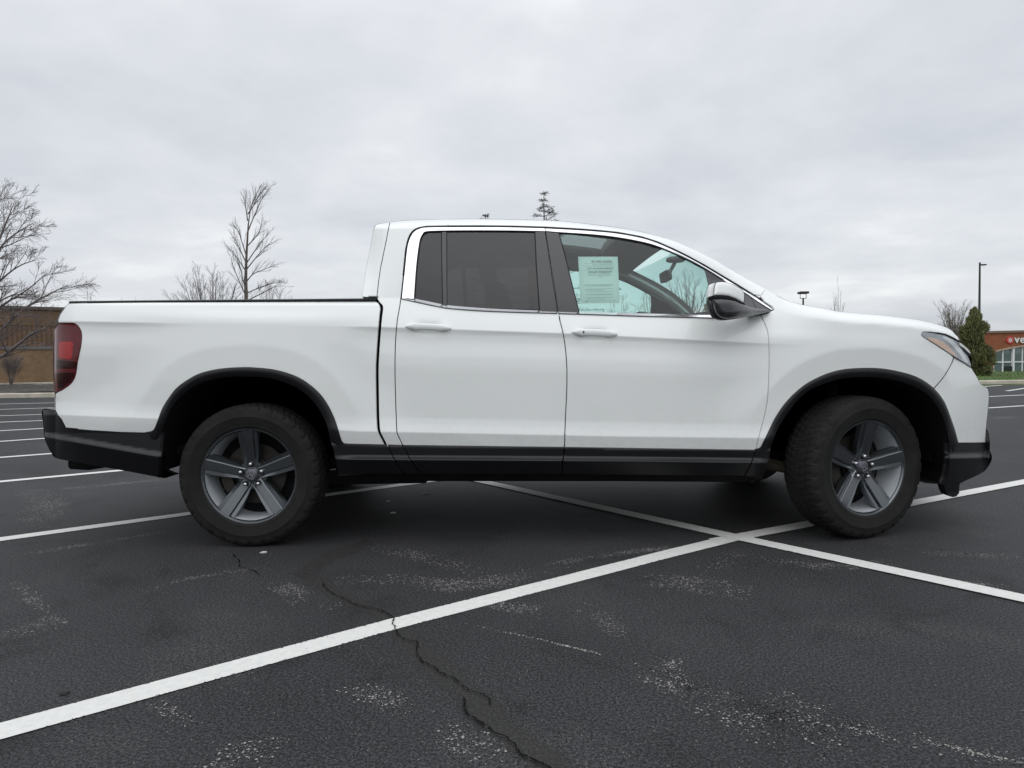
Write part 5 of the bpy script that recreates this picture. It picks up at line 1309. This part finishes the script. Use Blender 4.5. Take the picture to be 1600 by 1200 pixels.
def wheel(x, y, rz, spin, cap_spin):
    w = bpy.data.objects.new('wheel', WM['wheel']); COL.objects.link(w); w.parent = truck; w.matrix_parent_inverse = Matrix.Translation(-truck.location)
    w.matrix_basis = Matrix.Translation((x, y, .369)) @ Matrix.Rotation(rz, 4, 'Z') @ Matrix.Rotation(spin, 4, 'Y')
    for nm in ('tyre', 'rim_barrel', 'brake_disc', 'dust_shield', 'centre_cap'):
        o = bpy.data.objects.new(nm, WM[nm]); COL.objects.link(o); o.parent = w
    o = bpy.data.objects.new('brake_caliper', WM['brake_caliper']); COL.objects.link(o); o.parent = w; o.matrix_basis = Matrix.Rotation(-spin, 4, 'Y')
    o = bpy.data.objects.new('emblem', WM['emblem']); COL.objects.link(o); o.parent = w; o.matrix_basis = Matrix.Rotation(cap_spin, 4, 'Y')
    for k in range(5):
        a = math.pi / 2 + k * 2 * math.pi / 5
        for nm in ('lug_nut', 'lug_hole'):
            o = bpy.data.objects.new(nm, WM[nm]); COL.objects.link(o); o.parent = w; o.location = (.0572 * math.cos(a), -.0672, .0572 * math.sin(a))
    return w
rh = unproj(390.6, 748, -.94); fh = unproj(1356, 734.5, -.95)
STEER = R(19)
print('rear hub', rh, 'front hub', fh, 'contact', gpt(393, 856), gpt(1345, 840), unproj(393, 855, -.96), unproj(1345, 840, -.93))
WY = .85
wheel(rh[0], -WY, 0, R(-2), R(28)); wheel(rh[0], WY, math.pi, R(20), 0)
fx = fh[0] - math.sin(STEER) * .09
wheel(fx, -WY + .0, STEER, R(6), R(-38)); wheel(fx, WY, math.pi + STEER, R(40), 0)

# --- underside -----------------------------------------------------------
m = MB()
m.box(-2.30, 2.30, -.46, .46, .40, .62)                           # frame and floor between the wells
m.box(rh[0] + .50, fx - .52, -.88, .88, .36, .62)                 # cabin floor
m.box(-2.30, rh[0] - .50, -.86, .86, .45, .62); m.box(fx + .52, 2.30, -.70, .70, .36, .70)
m.box(rh[0] - .5, rh[0] + .5, -.46, .46, .60, 1.0); m.box(fx - .5, fx + .5, -.46, .46, .60, .95)
m.build('underbody', M['under'], truck)
M['rust'] = simple("suspension_metal", (0.075, 0.062, 0.045), .7, metal=.3, var=.4, vscale=20)
for s in (-1, 1):
    m = MB(); m.tube([(fx - .42, s * .62, .36), (fx - .28, s * .70, .335), (fx - .10, s * .78, .32), (fx, s * .80, .31)], [.035, .032, .03, .03], 8); m.build('control_arm', M['rust'], truck, 40)
    m = MB(); m.tube([(rh[0] + .42, s * .66, .40), (rh[0] + .2, s * .70, .36), (rh[0], s * .74, .34)], [.03, .03, .03], 8); m.build('trailing_arm', M['under'], truck, 40)
    m = MB(); m.tube([(fx, s * .64, .30), (fx, s * .60, .9)], .03, 8); m.build('strut', M['under'], truck, 40)
    m = MB(); m.box(rh[0] + .455, rh[0] + .475, min(s * .72, s * .80), max(s * .72, s * .80), .28, .60, .004); m.build('mud_guard', M['under'], truck)
    m = MB(); m.box(fx - .56, fx - .52, min(s * .66, s * .88), max(s * .66, s * .88), .285, .60, .01); m.build('mud_guard', M['under'], truck)
for x in (rh[0], fx):
    m = MB(); m.tube([(x, -.72, .37), (x, .72, .37)], .03, 8); m.build('axle', M['under'], truck, 40)
a_, b_ = unproj(112, 722, -.80), unproj(150, 728, -.80)
m = MB(); m.tube([(a_[0], -.80, a_[2] - .005), (a_[0] + .09, -.80, a_[2] - .01), (a_[0] + .30, -.78, a_[2] + .02), (a_[0] + .7, -.7, a_[2] + .06)], [.033, .035, .035, .035], 12); m.build('exhaust_pipe', M['under'], truck, 50)

# --- cabin -----------------------------------------------------------------
def rbox(m, c, s, n=4.0, tilt=0.0, seg=12):
    """rounded cushion"""
    rings = []
    for i in range(seg + 1):
        w = -1 + 2 * i / seg; k = (1 - abs(w) ** n) ** (1 / n) if abs(w) < 1 else 0.02; k = max(k, .02); ring = []
        for j in range(20):
            a = 2 * math.pi * j / 20; cx_, sy_ = math.cos(a), math.sin(a)
            x_ = math.copysign(abs(cx_) ** (2 / n), cx_) * s[0] * k; y_ = math.copysign(abs(sy_) ** (2 / n), sy_) * s[1] * k; z_ = w * s[2]
            ring.append((c[0] + x_ * math.cos(tilt) - z_ * math.sin(tilt), c[1] + y_, c[2] + x_ * math.sin(tilt) + z_ * math.cos(tilt)))
        rings.append(ring)
    m.loft(rings, cap=True)
for y in (-.40, .40):
    m = MB(); rbox(m, (.22, y, .80), (.27, .25, .09)); rbox(m, (-.03, y, 1.10), (.07, .24, .33), tilt=.22); rbox(m, (-.14, y, 1.50), (.05, .13, .09), tilt=.18); m.build('front_seat', M['seat'], truck, 60)
m = MB(); rbox(m, (-.40, 0, .80), (.22, .66, .08)); rbox(m, (-.58, 0, 1.06), (.06, .66, .27), tilt=.10)
for y in (-.42, 0, .42): rbox(m, (-.61, y, 1.40), (.04, .13, .06), tilt=.10)
m.build('rear_seat', M['seat'], truck, 60)
m = MB(); rbox(m, (1.12, 0, 1.02), (.22, .74, .13)); m.box(-.95, 1.3, -.82, .82, .63, .66); rbox(m, (.35, 0, .80), (.40, .11, .12)); m.build('dashboard', M['dash'], truck, 60)
m = MB(); c0 = Vector((.80, .40, 1.06)); ax = Vector((-.85, 0, .5)).normalized(); e1 = Vector((0, 1, 0)); e2 = ax.cross(e1)
ring = [c0 + (e1 * math.cos(t) + e2 * math.sin(t)) * .185 for t in np.linspace(0, 2 * math.pi, 33)]
m.tube(ring, .014, 8, cap=False); rbox(m, tuple(c0), (.03, .07, .06)); m.tube([c0 - e1 * .18, c0 + e1 * .18], .012, 6); m.tube([c0, c0 - ax * .3], .03, 8); m.build('steering_wheel', M['dash'], truck, 50)
# mirror hanging from the windscreen
mp = unproj(1040, 432, -.02); m = MB(); rbox(m, (mp[0], mp[1], mp[2]), (.018, .125, .038), 5, tilt=.15); m.tube([(mp[0] + .02, 0, mp[2] + .01), (mp[0] + .07, 0, mp[2] + .10)], .012, 8); rbox(m, (mp[0] + .07, 0, mp[2] + .11), (.06, .05, .02), 3)
M['dark_grey'] = simple("mirror_housing", (.06, .06, .062), .6); m.build('interior_mirror', M['dark_grey'], truck, 60)
# linings round the window openings, inside both doors
M['lining_dark'] = simple("pillar_lining", (0.62, 0.625, 0.62), .9, var=.05)
D_in = lambda x, y: D_cab(x, y) + .045
ribbon('roof_lining', spl([(646, 358), (700, 349), (851, 351), (933, 357), (1002, 366), (1052, 383), (1102, 407), (1152, 437), (1192, 461)], 4), spl([(658, 368), (700, 361), (851, 361.5), (927, 367), (1002, 378), (1052, 394), (1102, 419), (1135, 439), (1165, 457)], 4), D_in, M['lining_dark'], roof_p := (roof, roof), 80, ((0, 0), (.5, .012), (1, 0)), flange=-.03)
ribbon('roof_lining', spl([(646, 358), (700, 349), (851, 351), (933, 357), (1002, 366)], 4), spl([(646, 348), (700, 343.5), (851, 345.5), (933, 352.5), (1002, 363)], 4), D_in, M['lining'], roof_p, 60, ((0, 0), (.5, .0), (1, .06)))
ribbon('pillar_lining', [(841, 362), (846, 410), (852, 490)], [(868, 362), (880, 410), (898, 490)], lambda x, y: D_green(x, np.minimum(y, Ybelt(x))) + .05, M['lining_dark'], rear_door, 30, ((0, -.02), (.2, .01), (.8, .01), (1, -.02)))
ribbon('pillar_lining', [(612, 356), (612, 410), (606, 470)], [(655, 362), (650, 410), (645, 470)], lambda x, y: D_green(x, np.minimum(y, Ybelt(x))) + .05, M['lining_dark'], cabside, 30, ((0, 0), (.5, .01), (1, -.02)))

# paper notice taped inside the front door window
M['paper'] = simple("notice_paper", (0.93, 0.95, 0.93), .8, var=.02)
M['ink'] = simple("notice_ink", (0.26, 0.29, 0.29), .8)
DP = lambda x, y: D_gl(x, y) + .016
def notice():
    A_, B_, C_, D__ = (903.3, 401), (965.3, 401), (968, 473.3), (907, 474.3)
    n_, k_ = 8, 10; V = []; F = []
    for j in range(k_ + 1):
        for i in range(n_ + 1):
            u, v = i / n_, j / k_; x = (A_[0] * (1 - u) + B_[0] * u) * (1 - v) + (D__[0] * (1 - u) + C_[0] * u) * v; y = (A_[1] * (1 - u) + B_[1] * u) * (1 - v) + (D__[1] * (1 - u) + C_[1] * u) * v
            V.append(unproj(x, y, YS + float(DP(x, y)) + .0012 * math.sin(u * 9 + v * 4)))
    F = [(j * (n_ + 1) + i, (j + 1) * (n_ + 1) + i, (j + 1) * (n_ + 1) + i + 1, j * (n_ + 1) + i + 1) for j in range(k_) for i in range(n_)]
    V = np.array(V); org = V[(k_ // 2) * (n_ + 1) + n_ // 2].copy()
    t = empty('window_notice', tuple(org)); tag(t, 'white printed sales notice taped inside the front door window', 'notice')
    me = bpy.data.meshes.new('sheet'); me.from_pydata((V - org).tolist(), [], F); me.update(); me.shade_smooth(); o = bpy.data.objects.new('sheet', me); COL.objects.link(o); me.materials.append(M['paper']); o.parent = t
    def at_uv(u, v):
        x = (A_[0] * (1 - u) + B_[0] * u) * (1 - v) + (D__[0] * (1 - u) + C_[0] * u) * v; y = (A_[1] * (1 - u) + B_[1] * u) * (1 - v) + (D__[1] * (1 - u) + C_[1] * u) * v
        return unproj(x, y, YS + float(DP(x, y)) - .0022) - org
    rr = random.Random(2); m = MB()
    def rule(u0, u1, v, h):
        m.add([at_uv(u0, v), at_uv(u0, v + h), at_uv(u1, v + h), at_uv(u1, v)], [(0, 1, 2, 3)])
    def words(u0, u1, v, h):
        u = u0
        while u < u1:
            w = rr.uniform(.015, .05); rule(u, min(u + w, u1), v, h); u += w + .012
    rule(.13, .90, .142, .003)
    for v, u0, u1, h in ((.17, .35, .88, .006), (.20, .14, .86, .006), (.285, .14, .88, .005), (.37, .22, .80, .006), (.395, .22, .82, .006), (.43, .50, .60, .008), (.60, .14, .86, .010), (.625, .14, .80, .006),
                         (.69, .14, .86, .008), (.715, .14, .62, .006), (.75, .20, .86, .006), (.80, .20, .82, .006), (.815, .14, .84, .006), (.87, .18, .84, .006), (.90, .14, .66, .005)): words(u0, u1, v, h)
    rule(.16, .80, .935, .003); rule(.12, .20, .955, .010); rule(.84, .88, .945, .010)
    o = bpy.data.objects.new('print_line', bpy.data.meshes.new('print_line')); o.data.from_pydata(m.v, [], m.f); o.data.update(); o.data.materials.append(M['ink']); COL.objects.link(o); o.parent = t
    for body, u, v, hgt in (("BUYERS GUIDE", .33, .125, .0165), ("AS IS - NO DEALER WARRANTY", .22, .262, .0098), ("DEALER WARRANTY", .24, .345, .0135)):
        me = text_mesh(body, hgt, 0, .0004); p0, px_, py_ = at_uv(u, v), at_uv(u + .1, v), at_uv(u, v - .1)
        ex = Vector(px_ - p0).normalized(); ey = Vector(py_ - p0).normalized(); ez = ex.cross(ey).normalized(); ey = ez.cross(ex)
        me.transform(Matrix(((ex.x, ey.x, ez.x, p0[0]), (ex.y, ey.y, ez.y, p0[1]), (ex.z, ey.z, ez.z, p0[2]), (0, 0, 0, 1))))
        me.materials.clear(); me.materials.append(M['ink']); o = bpy.data.objects.new('heading', me); COL.objects.link(o); o.parent = t
notice()
